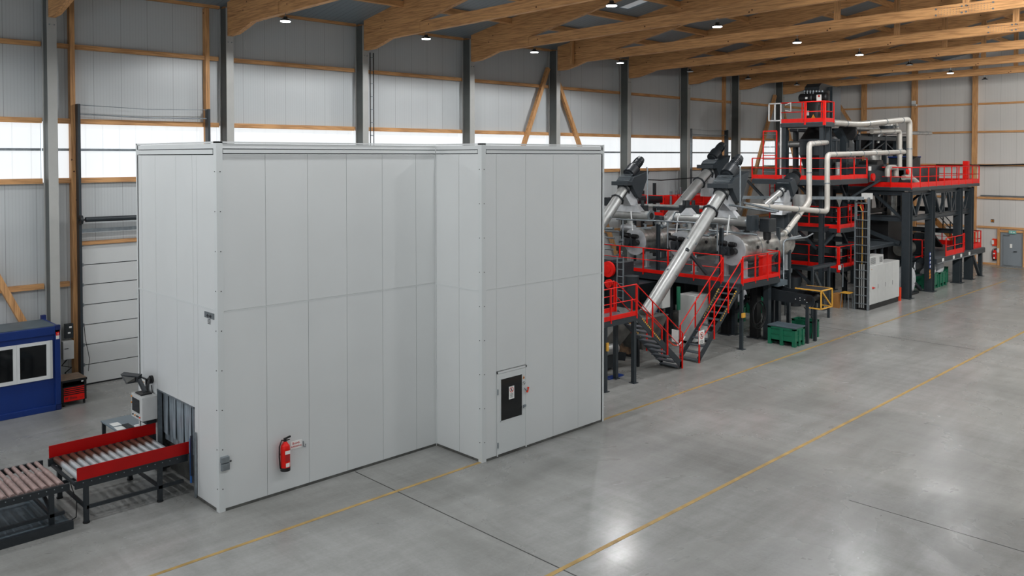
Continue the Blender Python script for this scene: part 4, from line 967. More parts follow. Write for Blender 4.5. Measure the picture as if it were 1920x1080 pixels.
# ---------------------------------------------------------------- inclined screw conveyors
def inclined(label, p0, p1, r, chute_to, rot, bs=1.0, flip=False):
    p0 = Vector(p0); p1 = Vector(p1); d = (p1-p0).normalized()
    t = thing('inclined_screw_conveyor', label, 'screw conveyor', p0, 'inclined screw conveyors')
    MB().cyl(p0, p1, r, 28).obj('tube', M['inox'], t)
    for f in (.82, .965):
        c = p0.lerp(p1, f); MB().cyl(c-d*.03, c+d*.03, r*1.32, 8).obj('flange', M['steel_d'], t)
    side = d.cross(Z).normalized(); upn = side.cross(d).normalized()
    b_ = MB()
    for s_ in (-1, 1): b_.bar(p0.lerp(p1, .83)+side*s_*r*1.1, p0.lerp(p1, .955)+side*s_*r*1.1, .03)
    b_.obj('tie_rod', M['black'], t)
    for f in (.3, .55):
        c = p0.lerp(p1, f); MB().cyl(c, c+upn*r*1.25, .03, 8).cyl(c, c+side*r*1.1, .05, 8).obj('plug', M['galv'], t)
    # drive housing: a wedge between two triangular side plates
    c = p1; w = .45*bs
    HX = lambda dx, dz: V(p1.x+dx*bs, p1.y-w, p1.z+dz*bs)
    q = [HX(-.12, .28), HX(.10, .50), HX(1.30, .78), HX(.62, -.50), HX(.38, -.42), HX(.02, .02)] if not flip else [HX(-.05, .45), HX(.45, .62), HX(.95, .1), HX(.42, -.38)]
    MB().prism(q, (0, 2*w, 0)).obj('drive_housing', M['steel'], t, .012)
    if not flip: MB().box(HX(-.42, .12)+V(0, -.03, 0), HX(.06, .30)+V(0, 2*w+.03, 0)).obj('housing_collar', M['steel'], t, .01)
    L = 1.15*bs
    g = MB()
    for i in range(6): g.bar(c+d*(.12+i*.08)*bs+upn*.37*bs-side*w*.8, c+d*(.12+i*.08)*bs+upn*.37*bs+side*w*.8, .02, .02)
    g.obj('grille', M['galv'], t)
    if not flip:
        m0 = HX(.62, .88)+V(0, w, 0); ma = V(.80, 0, .60).normalized()
        MB().cyl(m0-ma*.42*bs, m0+ma*.05*bs, .30*bs, 20).cyl(m0-ma*.5*bs, m0-ma*.42*bs, .2*bs, 16).box(m0-V(.3, .22, .3)*bs, m0+V(.25, .22, -.0)*bs).obj('gearbox', M['steel_d'], t, .015)
        motor(MB(), m0+ma*.05*bs, ma, .21*bs, .62*bs).obj('motor', M['steel_d'], t)
    else:
        m0 = HX(.86, .42)+V(0, w, 0); ma = V(.86, 0, .5).normalized()
        MB().cyl(m0-ma*.25*bs, m0+ma*.35*bs, .42*bs, 22).obj('gearbox', M['steel_d'], t, .015)
        motor(MB(), m0+ma*.35*bs, ma, .26*bs, .5*bs).obj('motor', M['black'], t)
    if chute_to is not None:
        e = Vector(chute_to); a = p0.lerp(p1, .93)
        MB().hull([e+V(-.28, -.28, 0), e+V(.28, -.28, 0), e+V(.28, .28, 0), e+V(-.28, .28, 0)], [a+V(-.05, -.2, -.1), a+V(.6, -.2, .15), a+V(.6, .2, .15), a+V(-.05, .2, -.1)]).obj('chute', M['tank_end'], t)
    return t
A0, A1 = ay(1210, 590, 19.0), ay(1356, 358, 19.0)
inclined('big bright inclined tube in front with grey drive housing at its top', A0, A1, .27, (31.55, 19.0, 5.42), 0, 1.05)
B0, B1 = ay(1232, 436, 24.6), ay(1330, 320, 24.6)
inclined('bright inclined tube behind the big one, its drive standing highest', B0-(B1-B0)*.16, B1, .28, ay(1327, 368, 24.7), 0, 1.05)
C0_, C1_ = ay(1120, 432, 24.2), ay(1172, 352, 24.2)
inclined('bright inclined tube at left rising beside the enclosure edge', C0_-(C1_-C0_)*.55, C1_, .25, (31.5, 24.2, 5.42), 0, 1.0)
D0, D1 = ay(1432, 386, 18.7), ay(1468, 356, 18.7)
inclined('short inclined tube at right with dark drive housing pointing right', D0, D1, .16, ay(1461, 402, 18.8), 0, .82, True)
solo(MB().bar(ay(1287, 467, 18.8), ay(1325, 514, 18.8)+V(0, 0, -.0), .1, .12), 'strut', M['steel'], 'dark slanting strut supporting the big inclined tube', 'strut')
# hopper at the foot of the big tube
t = thing('feed_hopper', 'grimy grey feed hopper at the foot of the big inclined tube', 'hopper', (25.6, 19.3, 0))
MB().hull([(25.2, 18.75, .5), (25.9, 18.75, .5), (25.9, 19.6, .5), (25.2, 19.6, .5)], [(24.6, 18.5, 1.7), (26.5, 18.5, 1.7), (26.5, 20.0, 1.7), (24.6, 20.0, 1.7)]).obj('bin', M['grime'], t)
for x, y in ((24.7, 18.6), (26.4, 18.6), (24.7, 19.9), (26.4, 19.9)): MB().box((x-.05, y-.05, 0), (x+.05, y+.05, 1.7)).obj('leg', M['steel_d'], t)
rustm = mat('worn_primer', (134, 104, 78), .6, noise=.45, nscale=3, dirt=(78, 60, 48))
t = thing('waste_bin', 'brown worn tipping bin under the stair with a small red sign', 'bin', (25.2, 18.9, 0))
a, b2 = az(1201, 672), az(1229, 672)
MB().prism([V(a.x-.2, a.y+.4, .12), V(b2.x, a.y+.4, .12), V(b2.x+.25, a.y+.4, .5), V(b2.x-.25, a.y+.4, 1.45), V(a.x-.3, a.y+.4, 1.3)], (0, .7, 0)).obj('body', rustm, t)
MB().box((a.x-.1, a.y+.42, 0), (b2.x-.02, a.y+1.05, .12)).obj('skid', M['black'], t)
p = az(1200, 672)
MB().box((a.x-.12, a.y+.385, .95), (a.x+.12, a.y+.398, 1.18)).obj('sign_plate', M['inkred'], t)
MB().box((a.x-.07, a.y+.38, 1.0), (a.x-.04, a.y+.386, 1.13)).box((a.x-.0, a.y+.38, 1.0), (a.x+.07, a.y+.386, 1.1)).obj('sign_print', M['paper'], t)
# machine under the low platform
t = thing('screw_press', 'grimy inclined machine housing on the floor beneath the low platform', 'machine', (23.6, 19.3, 0))
MB().bar((23.1, 19.4, .55), (25.0, 19.4, 1.75), .8, .75).obj('housing', M['grime'], t, .02)
MB().box((22.3, 18.9, .1), (23.9, 19.9, .55)).bar((22.6, 18.95, .8), (24.4, 18.95, .35), .06, .3).obj('base_frame', M['steel_d'], t)
MB().cyl((23.2, 19.0, .75), (23.9, 19.0, .75), .2, 18).obj('drum', M['inox'], t)
MB().cyl((22.6, 18.7, .2), (22.6, 18.8, .2), .2, 18).obj('wheel', M['black'], t)
solo(MB().box((22.5, 18.15, 0), (23.3, 18.4, .04)), 'steel_plate', M['blue'], 'small blue plate lying on the floor under the low platform', 'plate')

# vessels left of the tanks, against the enclosure edge
for (u, v, r, x, nm) in ((1139, 505, .32, 26.5, 'large'), (1140, 532, .17, 26.2, 'small')):
    p = ax(u, v, x); solo(MB().cyl(p, p+V(.12, 0, 0), r, 24).cyl(p+V(-.02, 0, 0), p, r*.5, 20), 'red_cover', M['red'], '%s round red cover beside the right edge of the enclosure' % nm, 'cover')
t = thing('control_rack', 'grey machine frame behind the red covers next to the enclosure', 'machine', (27.0, 24, 0))
MB().box((26.7, 21.0, 0), (27.6, 26.0, 3.4)).obj('housing', M['steel_d'], t)
MB().box((26.65, 21.4, 3.4), (27.5, 25, 3.5)).obj('lid', M['steel'], t)
for y in (20.2, 22.0): MB().cyl((26.4, y, 0), (26.4, y, 3.0), .3, 20).obj('pipe', M['steel_d'], t)
# cage ladder beside it
def ladder(name, label, p, wdir, w, z0, z1, m, cage=None, hoop=False, step=.28, st=.04):
    p = Vector(p); wd = Vector(wdir).normalized(); t = thing(name, label, 'ladder', (p.x, p.y, z0))
    for s_ in (-.5, .5): MB().box(V(-st/2, -st/2, z0)+Vector((p.x, p.y, 0))+wd*w*s_, V(st/2, st/2, z1)+Vector((p.x, p.y, 0))+wd*w*s_).obj('stile', m, t)
    z = z0+.15; f = None; n = 0
    while z < z1-.02:
        if f is None:
            f = MB().cyl(V(p.x, p.y, z)-wd*w/2, V(p.x, p.y, z)+wd*w/2, .015, 8).obj('rung', m if cage is None else cage, t); zf = z
        else:
            o = f.copy(); COL.objects.link(o); o.parent = t; o.location = (0, 0, z-zf)
        z += step
    return t
a = ax(1163, 482, 26); ladder('service_ladder', 'light galvanised ladder left of the big inclined tube', (a.x, a.y, 0), (0, 1, 0), .3, 2.0, a.z, M['galv'])

# ---------------------------------------------------------------- dark machinery under the tank platform
block('control_cabinet', 'tall light grey cabinet behind the stair under the tank platform', 'cabinet', [((29.2, 19.1, 0), (30.15, 19.9, 2.0))], 'offwhite', [('plinth', MB().box((29.2, 19.08, 0), (30.15, 19.9, .1)), 'black'), ('sticker', MB().box((29.3, 19.09, 1.9), (29.45, 19.1, 1.95)), 'inkred')])
block('switch_box', 'narrow white panel on a dark frame above the floor behind the stair', 'cabinet', [((28.2, 20.0, 1.5), (28.75, 20.3, 2.45))], 'offwhite', [('stand', MB().box((28.3, 20.3, 0), (28.4, 20.4, 2.4)).box((28.6, 20.3, 0), (28.7, 20.4, 2.4)), 'steel_d')])
block('shredder', 'dark heavy machine body beneath the tank platform', 'machine', [((31.0, 20.8, 1.15), (35.6, 24.0, 2.2)), ((31.4, 20.4, 1.4), (33.4, 20.9, 2.3))], 'steel_d', [('stand', MB().box((31.2, 21.0, 0), (31.4, 21.2, 1.15)).box((35.2, 21.0, 0), (35.4, 21.2, 1.15)).box((31.2, 23.6, 0), (31.4, 23.8, 1.15)).box((35.2, 23.6, 0), (35.4, 23.8, 1.15)), 'steel_d'), ('drum', MB().cyl((30.9, 22, 1.7), (30.4, 22, 1.7), .45, 24), 'black')])
block('collection_hopper', 'dark steel hopper below the middle of the tank platform', 'hopper', [((28.5, 21.6, .0), (30.2, 23.6, 1.4))], 'steel_d', [('funnel', MB().hull([(28.9, 22, 1.4), (29.8, 22, 1.4), (29.8, 23, 1.4), (28.9, 23, 1.4)], [(28.4, 21.4, 2.3), (30.4, 21.4, 2.3), (30.4, 23.8, 2.3), (28.4, 23.8, 2.3)]), 'steel')])
block('blower', 'small dark blower with a blue hose under the tank platform', 'blower', [((27.2, 19.7, 0), (28.0, 20.4, .5))], 'steel_d', [('fan_case', MB().cyl((27.5, 19.7, .9), (27.5, 20.1, .9), .4, 24), 'steel'), ('outlet', MB().tube([(27.5, 19.9, 1.3), (27.6, 19.9, 2.0), (28.1, 20.1, 2.2)], .1, 10), 'blue')])
pipe('drain_pipe', 'green drain pipe hanging behind the light grey cabinet', 'pipe', [(28.9, 19.7, 2.35), (28.9, 19.7, 1.4)], .08, M['green'], bands=False)
p = az(1377, 627)
for (u, v, w, nm) in ((1420, 633, .34, 'heavy black column right of the stair behind the coiled hose'), (1366, 627, .34, 'heavy black column behind the stair rising right')):
    p = az(u, v)
    t = thing('machine_column', nm, 'column', p)
    MB().ibeam(p+V(0, .1, .02), p+V(0, .1, 2.4), w, w, .04).box(p+V(-w/2+.03, .1-w/2+.03, .02), p+V(w/2-.03, .1+w/2-.03, 2.4)).obj('shaft', M['black'], t)
    MB().box(p+V(-w*.8, .1-w*.8, 0), p+V(w*.8, .1+w*.8, .03)).obj('base_plate', M['steel_d'], t)
for (u0, v0, u1, v1, y, nm) in ((1380, 585, 1414, 545, 18.5, 'left of the hose column'), (1398, 555, 1420, 590, 18.5, 'right of the thin post')):
    solo(MB().bar(ay(u0, v0, y), ay(u1, v1, y), .12), 'diagonal_strut', M['steel_d'], 'dark diagonal strut %s under the platform' % nm, 'strut')
c = ay(1424, 590, 17.4); q = MB()
for i, (r, dx, dz) in enumerate(((.55, 0, 0), (.5, .04, .03), (.44, -.03, .06), (.52, .06, -.04))):
    q.tube([c+V(dx+.95*r*math.cos(t_*.262), i*.04, dz+r*1.05*math.sin(t_*.262)) for t_ in range(24)], .022, 6, closed=True)
solo(q, 'coiled_hose', M['black'], 'coiled black hose hung on the heavy black column', 'hose')
solo(MB().box(ay(1393, 588, 17.20), ay(1397, 595, 17.22)+V(0, .05, 0)), 'tag', M['yellow'], 'small yellow tag on the thin front post of the tank platform', 'tag')
solo(MB().box(V(21.22, 17.22, 1.35), V(21.32, 17.27, 1.62)), 'tag', M['yellow'], 'small yellow tag on the platform leg at the enclosure edge', 'tag')

# white sacks and green crates
def crate(x0, y0, lx, ly, h, label, lid=None, seed=0):
    t = thing('plastic_crate', label, 'crate', (x0+lx/2, y0+ly/2, 0), 'green pallet boxes')
    b_ = MB().box((x0+.03, y0+.03, .14), (x0+lx-.03, y0+.06, h)).box((x0+.03, y0+ly-.06, .14), (x0+lx-.03, y0+ly-.03, h)).box((x0+.03, y0+.03, .14), (x0+.06, y0+ly-.03, h)).box((x0+lx-.06, y0+.03, .14), (x0+lx-.03, y0+ly-.03, h)).box((x0+.03, y0+.03, .14), (x0+lx-.03, y0+ly-.03, .2))
    b_.obj('wall', M['green'], t)
    MB().box((x0, y0, h-.08), (x0+lx, y0+.04, h)).box((x0, y0+ly-.04, h-.08), (x0+lx, y0+ly, h)).box((x0, y0, h-.08), (x0+.04, y0+ly, h)).box((x0+lx-.04, y0, h-.08), (x0+lx, y0+ly, h)).box((x0+.01, y0+.01, h*.58), (x0+lx-.01, y0+ly-.01, h*.61)).obj('rim', M['green'], t)
    r_ = MB()
    for fx in (0, .5, 1):
        for fy in (0, .5, 1):
            if fx == .5 and fy == .5: continue
            x = x0+fx*(lx-.14); y = y0+fy*(ly-.14)
            MB().box((x, y, 0), (x+.14, y+.14, h-.02 if (fx != .5 and fy != .5) else h-.08)).obj('foot', M['green'], t)
    if lid: MB().box((x0-.02, y0-.02, h), (x0+lx+.02, y0+ly+.02, h+.05)).obj('lid', M[lid], t, .01)
    else:
        MB().box((x0+.06, y0+.06, .2), (x0+lx-.06, y0+ly-.06, h-.12)).obj('filling', M['grime'], t)
    return t
crate(31.62, 15.98, .82, 1.2, .74, 'green pallet box with dark grey lid in front of the belt conveyor', 'bluegrey')
crate(33.7, 16.25, .6, .95, .74, 'green pallet box half hidden behind the belt conveyor legs')
a = az(1389, 606); crate(a.x-.3, a.y+.1, .9, 1.1, .74, 'green pallet box behind the hose column, left one')
a = az(1430, 590); crate(a.x-.1, a.y+.2, .9, 1.1, .74, 'green pallet box behind the hose column, right one')
a = az(1455, 590); crate(a.x, a.y+.5, 1.0, 1.1, .76, 'green pallet box behind the belt conveyor under the tank platform')
def sack(c, sx, sy, sz, label, seed=1):
    rnd = random.Random(seed); c = Vector(c); n, m = 20, 10; vs = []; fs = []
    for i in range(m+1):
        tt = i/m
        for j in range(n):
            a = 2*math.pi*j/n; rr = (1-.0*tt)*(1+.06*math.sin(3*a+seed)+.05*math.sin(7*tt+a*2)); e = abs(math.cos(a))**.5*(1 if math.cos(a) > 0 else -1); f_ = abs(math.sin(a))**.5*(1 if math.sin(a) > 0 else -1)
            k = .86+.14*math.sin(math.pi*min(1, tt*1.1)); k = k if tt < .85 else k*(1-(tt-.85)*3.2)
            vs.append(c+V(e*sx*k*rr, f_*sy*k*rr, sz*tt+rnd.uniform(-.02, .02)*(0 if i == 0 else 1)))
    for i in range(m):
        for j in range(n): fs.append((i*n+j, i*n+(j+1) % n, (i+1)*n+(j+1) % n, (i+1)*n+j))
    fs.append(tuple(reversed(range(n)))); fs.append(tuple(m*n+j for j in range(n)))
    t = thing('bulk_bag', label, 'bag', c, 'white bulk bags')
    MB().add(vs, fs, True).obj('body', M['sack'], t)
    for sx_, sy_ in ((-1, -1), (1, -1)):
        MB().tube([c+V(sx*.8*sx_, sy*.8*sy_, sz*.8), c+V(sx*.85*sx_, sy*.8*sy_, sz*1.12), c+V(sx*.5*sx_, sy*.8*sy_, sz*.92)], .02, 6).obj('loop', M['sack'], t)
    return t
a = az(1400, 590); sack((a.x, a.y+.6, .62), .42, .42, .7, 'white bulk bag in the green box behind the hose column', 3)

# ---------------------------------------------------------------- belt conveyor with yellow guard cage
t = thing('belt_conveyor', 'dark belt conveyor below the tank platform ending in a yellow cage', 'conveyor', (33.0, 17.5, 0))
BX0, BX1 = 32.66, 33.5
MB().prism([(BX0, 15.72, 1.58), (BX0, 17.9, 1.62), (BX0, 18.6, 2.1), (BX0, 18.2, 2.3), (BX0, 17.2, 2.06), (BX0, 15.85, 2.02), (BX0, 15.66, 1.85)], (.05, 0, 0)).obj('side_plate', M['steel_d'], t)
MB().prism([(BX1, 15.72, 1.58), (BX1, 17.9, 1.62), (BX1, 18.6, 2.1), (BX1, 18.2, 2.3), (BX1, 17.2, 2.06), (BX1, 15.85, 2.02), (BX1, 15.66, 1.85)], (-.05, 0, 0)).obj('side_plate', M['steel_d'], t)
MB().box((BX0+.05, 15.85, 1.88), (BX1-.05, 18.2, 1.93)).obj('belt', M['black'], t)
MB().cyl((BX0-.03, 15.9, 1.85), (BX1+.03, 15.9, 1.85), .13, 20).obj('drum', M['black'], t)
MB().box((BX0-.01, 17.3, 2.2), (BX1+.01, 19.0, 2.42)).obj('cover', M['bluegrey'], t)
q = MB()
for y, z in ((16.3, 1.75), (16.3, 1.85), (16.0, 1.7), (16.1, 1.8), (16.5, 1.78)): q.cyl((BX0-.012, y, z), (BX0, y, z), .018, 8)
q.obj('bolt', M['paper'], t)
for x in (BX0+.05, BX1-.1):
    for y in (16.0, 17.9): MB().box((x-.06, y-.06, 0), (x+.06, y+.06, 1.6)).obj('leg', M['steel'], t)
t = thing('guard_cage', 'yellow guard cage around the end drum of the belt conveyor', 'guard cage', (33.1, 15.5, 1.5))
gx0, gx1, gy0, gy1, gz0, gz1 = 32.62, 33.62, 15.38, 16.5, 1.5, 2.24
for a, b2 in (((gx0, gy0, gz0), (gx0, gy0, gz1)), ((gx1, gy0, gz0), (gx1, gy0, gz1)), ((gx0, gy0, gz1), (gx1, gy0, gz1)), ((gx0, gy0, gz0), (gx1, gy0, gz0)), ((gx0, gy0, gz1), (gx0, gy1, gz1)), ((gx1, gy0, gz1), (gx1, gy1, gz1)), ((gx0, gy0, gz0), (gx0, gy0+.5, gz0)), ((gx1, gy0, gz0), (gx1, gy0+.5, gz0)), ((gx0+.1, gy0, gz1-.05), (gx1-.1, gy0, gz0+.05))):
    MB().bar(a, b2, .045).obj('bar', M['yellow'], t)
MB().box((gx0, gy0, gz1), (gx1, gy1, gz1+.015)).obj('mesh_top', M['steel_d'], t)
MB().tube([(BX0-.05, 16.1, 1.5), (BX0+.5, 16.0, 1.0), (BX0+.6, 16.05, .4), (BX0+.6, 16.1, .1)], .02, 6).obj('cable', M['black'], t)

# ---------------------------------------------------------------- far red platform behind the tubes
t = deck('rear_platform', 'distant platform with red railing seen between the inclined tubes', 37.0, 26.2, 43.4, 28.4, 4.55, .2, [(37.2, 26.3), (40, 26.3), (43.2, 26.3), (37.2, 28.3), (43.2, 28.3)], .2)
rail([(37.0, 28.4), (37.0, 26.2), (43.4, 26.2)], 4.55, t, gap=1.2)
block('rear_machine', 'red machine housing standing on the distant platform', 'machine', [((39.2, 26.5, 4.55), (42.6, 28.0, 5.5))], 'red')
for i, (u, z1) in enumerate(((1258, 5.75), (1268, 5.8), (1276, 5.95), (1282, 5.7))):
    p = ay(u, 372, 27.2); solo(MB().cyl((p.x, 27.2, 4.6), (p.x, 27.2, z1), .07, 12), 'vent_pipe', M['galv'], 'thin bright vent pipe, %s from the left on the distant platform' % ordn[i], 'pipe')
pipe('dark_duct', 'dark level duct running behind the left inclined tube', 'duct', [ay(1135, 378, 27.5), ay(1240, 373, 27.5)], .22, M['steel_d'], 2.5)
def cable(pts, r, label): solo(MB().tube(pts, r, 6), 'cable_run', M['black'], label, 'cable')
cable([ay(1212, 337, 27), ay(1240, 338, 27), ay(1280, 335, 27), ay(1316, 332, 26)], .03, 'black cable slung between the left and middle inclined tubes')
cable([ay(1385, 328, 28), ay(1405, 333, 28), ay(1430, 331, 27)], .03, 'black cable slung from the drive housing to the red tower ladder')
pipe('service_pipe', 'long bright level pipe passing behind the first inclined tube', 'pipe', [ax(1186, 385, 34.5), ax(1330, 389, 34.5)], .085, M['inox'], 1.0)
for i, (u, w) in enumerate(((1205, 2), (1283, 3), (1290, 2), (1300, 2.2))):
    p = ax(u, 393, 31.9); solo(MB().box(p+V(-.15, -.18, -.2), p+V(.2, .18, .2)).cyl(p+V(0, 0, .2), p+V(0, 0, .42), .08, 10), 'actuator_box', M['steel_d'], 'small dark actuator on the metal trough, %s from the left' % ordn[i], 'actuator')
for i, (u0, v0, u1, v1, x) in enumerate(((1225, 388, 1300, 392, 32), (1232, 392, 1275, 393, 32), (1360, 383, 1455, 398, 31.2), (1395, 380, 1460, 396, 31.6))):
    tubeframe([ax(u0, v0, x), ax(u1, v1, x)], .05, 'thin dark or bright line, %s in the row above the metal troughs' % ordn[i], 'steel_d' if i < 2 else 'galv')
pipe('vent_line', 'thin bright upright pipe right of the left drive housing', 'pipe', [ax(1214, 384, 31), ax(1214, 316, 31), ax(1212, 314, 31)], .03, M['galv'], bands=False)
pipe('vent_line', 'thin bright upright pipe right of the big drive housing', 'pipe', [ax(1388, 388, 30.8), ax(1388, 313, 30.8), ax(1385, 311, 30.8)], .03, M['galv'], bands=False)
for u, v0, v1, y, nm in ((1227, 343, 380, 28.5, 'left'), (1205, 357, 372, 28.5, 'far left'),):
    solo(MB().bar(ay(u, v0, y), ay(u, v1+100, y), .14), 'slim_column', M['steel_d'], 'slim dark column standing by the long wall, %s one' % nm, 'column')
# ================================================================ FILTER TOWER (left) 
TX0_, TX1_, TY0_, TY1_ = 40.65, 44.5, 19.3, 22.6
t = thing('filter_tower', 'dark steel tower frame carrying the filter and red railed balconies', 'steel frame', (42.5, 21, 0))
for x, y, zt in ((40.6, 19.15, 9.2), (44.45, 19.65, 6.3), (40.6, 21.15, 9.2), (44.45, 21.6, 6.3), (41.32, 19.15, 9.2)):
    z0 = 0.02 if x != 41.32 else 6.6
    l = MB().ibeam((x, y, z0), (x, y, zt), .2, .24, .03, (1, 0, 0)).obj('column', M['steel'], t)
    if z0 < 1: MB().box((x-.3, y-.3, 0), (x+.3, y+.3, .025)).obj('base_plate', M['steel'], l)
for z in (2.0, 4.0, 6.3):
    for a, b2 in (((40.6, 19.15), (44.45, 19.6)), ((40.6, 19.15), (40.6, 21.15)), ((44.45, 19.6), (44.45, 21.6)), ((40.6, 21.15), (44.45, 21.6))):
        MB().ibeam((*a, z), (*b2, z), .14, .24, .02).obj('beam', M['steel'], t)
for p, q in (((40.75, 19.4, 2.9), (42.0, 19.0, 3.85)), ((40.75, 19.45, 3.0), (40.75, 20.5, 3.9)), ((44.4, 19.5, 3.0), (43.3, 19.4, 3.9)), ((40.75, 19.45, .9), (40.75, 20.6, 1.9)), ((44.4, 19.5, 1.0), (43.0, 19.4, 1.95)), ((40.75, 19.45, 5.2), (40.75, 20.4, 6.2)), ((44.4, 19.5, 5.2), (43.3, 19.4, 6.2)), ((44.4, 19.5, 5.4), (46.1, 18.5, 6.4)), ((40.75, 22.3, 5.4), (40.75, 23.4, 6.4))):
    MB().bar(p, q, .12).obj('knee_brace', M['steel'], t)
# balconies
def balcony(zd, label):
    t = deck('balcony', label, 41.62, 18.72, 44.5, 21.9, zd, .2)
    t.location.z = zd-.4
    for c in t.children: c.location = (0, 0, -(zd-.4))
    return t
def place(t, z):      # put a platform's origin at its own height
    dz = z-t.location.z; t.location.z = z
    for c in [o for o in COL.objects if o.parent == t]: c.location.z -= dz
for zd, nm in ((4.02, 'middle'), (2.0, 'lower')):
    t = deck('balcony', '%s red railed balcony on the filter tower' % nm, 41.62, 18.72, 44.5, 21.9, zd, .2)
    rail([(41.62, 21.9), (41.62, 18.72), (44.5, 18.72), (44.5, 19.5)], zd, t, h=1.08, toe=.2, gap=1.5, r=.026)
    MB().box((41.57, 18.67, zd-.2), (41.69, 18.79, zd+1.08)).obj('corner_post', M['red'], t)
    place(t, zd-.25)
t = deck('mid_deck', 'long red railed deck around the foot of the filter', 39.5, 18.4, 44.25, 22.4, 6.55, .24)
rail([(39.5, 22.4), (39.5, 18.4), (44.2, 18.4), (44.2, 19.4)], 6.55, t, h=1.05, toe=.2, gap=1.35, r=.026)
place(t, 6.2)
t = deck('top_deck', 'small red railed deck at the top of the filter tower', 40.4, 18.95, 41.45, 21.3, 9.42, .2)
rail([(40.4, 21.3), (40.4, 18.95), (41.45, 18.95), (41.45, 19.6)], 9.42, t, h=1.03, toe=.2, gap=1.1, r=.03)
MB().box((40.34, 18.89, 9.25), (40.46, 19.01, 10.45)).box((40.34, 19.9, 9.3), (40.44, 20.0, 10.45)).obj('corner_post', M['red'], t)
place(t, 9.1)
# access ladders with gates
def cage_ladder(label, x, ya, yb, z0, z1, zr):
    t = thing('caged_ladder', label, 'ladder', (x, (ya+yb)/2, z0))
    for y in (ya, yb): MB().box((x-.025, y-.025, z0), (x+.025, y+.025, z1)).obj('stile', M['red'], t)
    z = z0+.3; first = None
    while z < z1:
        if first is None: first = MB().cyl((x, ya, z), (x, yb, z), .02, 8).obj('rung', M['galv'], t); zf = z
        else: o = first.copy(); COL.objects.link(o); o.parent = t; o.location = (0, 0, z-zf)
        z += .32
    MB().bar((x, ya, z1), (x, yb, z1), .07).bar((x, ya, zr), (x, yb, zr), .05).obj('cross_bar', M['red'], t)
    return t
cage_ladder('red stiled ladder rising from the long deck left of the filter tower', 39.9, ax(1456, 300, 39.9).y, ax(1431, 300, 39.9).y, 6.6, 9.0, 7.75)
g = thing('ladder_gate', 'bright galvanised gate beside the top deck of the filter tower', 'gate', (40.4, 21.6, 9.4))
ga, gb = ax(1442, 195, 40.4), ax(1464, 226, 40.4)
for a, b2 in (((ga.y, gb.z), (ga.y, ga.z)), ((gb.y, gb.z-2.9), (gb.y, ga.z)), (((ga.y+gb.y)/2, gb.z), ((ga.y+gb.y)/2, ga.z)), ((ga.y, ga.z), (gb.y, ga.z)), ((ga.y, gb.z), (gb.y, gb.z))):
    MB().bar((40.4, *a), (40.4, *b2), .06).obj('bar', M['white'], g)
MB().tube([(40.3, gb.y-.3, gb.z+.5), (40.3, gb.y-.6, gb.z+.45), (40.3, gb.y-.6, ga.z+.0), (40.3, gb.y-.3, ga.z-.1)], .03, 8).obj('hoop', M['white'], g)
for i, u in enumerate((1475, 1492)):
    p = ax(u, 300, 43.5); solo(MB().cyl((p.x, p.y, 4.2), (p.x, p.y, 9.15), .16 if i else .12, 16), 'riser_pipe', M['steel'], 'dark riser pipe behind the filter tower column, %s one' % ('wider' if i else 'slimmer'), 'pipe')
# filter vessel
FXC, FYC = 42.75, 20.35
t = thing('dust_filter', 'tall dark filter vessel with a hopper body inside the tower', 'filter', (FXC, FYC, 5.2))
MB().frustum((FXC, FYC, 8.55), (FXC, FYC, 9.25), .98, .55, 36).cyl((FXC, FYC, 9.25), (FXC, FYC, 9.5), .58, 30).obj('cone', M['black'], t)
MB().cyl((FXC, FYC, 7.75), (FXC, FYC, 8.55), .98, 36).cyl((FXC, FYC, 8.5), (FXC, FYC, 8.6), 1.04, 36).obj('body', M['steel'], t)
MB().frustum((FXC, FYC, 6.9), (FXC, FYC, 7.75), .72, .95, 36).cyl((FXC, FYC, 5.4), (FXC, FYC, 6.9), .72, 30).obj('lower_body', M['black'], t)
q = MB()
for i in range(9):
    a = math.pi*(.95+i*.1); q.box((FXC+1.0*math.cos(a)-.02, FYC+1.0*math.sin(a)-.02, 7.78), (FXC+1.0*math.cos(a)+.02, FYC+1.0*math.sin(a)+.02, 8.5))
q.obj('rib', M['steel'], t)
MB().prism([(FXC+1.1, FYC-1.0, 6.7), (FXC+1.1, FYC+.2, 6.7), (FXC+1.1, FYC+.2, 9.2), (FXC+1.1, FYC-.6, 9.2), (FXC+1.1, FYC-1.0, 8.4)], (1.0, 0, 0)).obj('side_casing', M['steel'], t)
for i in range(4): MB().box((FXC+1.3, FYC-1.03, 7.0+i*.38), (FXC+1.7, FYC-1.0, 7.3+i*.38)).obj('hatch', M['steel_d'], t)
t = thing('filter_unit', 'black filter unit with valve drums above the top deck', 'filter', (42.6, 20.3, 9.4))
MB().cyl((42.2, 20.2, 9.5), (42.2, 20.2, 11.1), .62, 30).obj('drum_body', M['black'], t)
MB().box((42.9, 19.7, 9.4), (43.9, 20.9, 11.35)).obj('head_box', M['steel'], t)
MB().prism([(41.8, 19.9, 11.1), (43.9, 19.9, 11.1), (43.9, 19.9, 11.4), (42.1, 19.9, 11.5), (41.8, 19.9, 11.3)], (0, .8, 0)).obj('cap', M['steel_d'], t)
for u0, u1, v in ((1503, 1522, 184), (1529, 1549, 182)):
    a, b2 = ax(u0, v, 41.6), ax(u1, v, 41.6); r = .24
    MB().cyl(a, b2, r, 20).ball(a, r, 14, 8, (1, .6, 1)).ball(b2, r, 14, 8, (1, .6, 1)).obj('air_drum', M['black'], t)
for i in range(7):
    p = ax(1508+i*5.6, 175, 41.6); MB().cyl(p+V(0, 0, -.12), p+V(0, 0, .08), .04, 8).ball(p+V(0, 0, .1), .075, 8, 6).obj('pulse_valve', M['galv'], t)
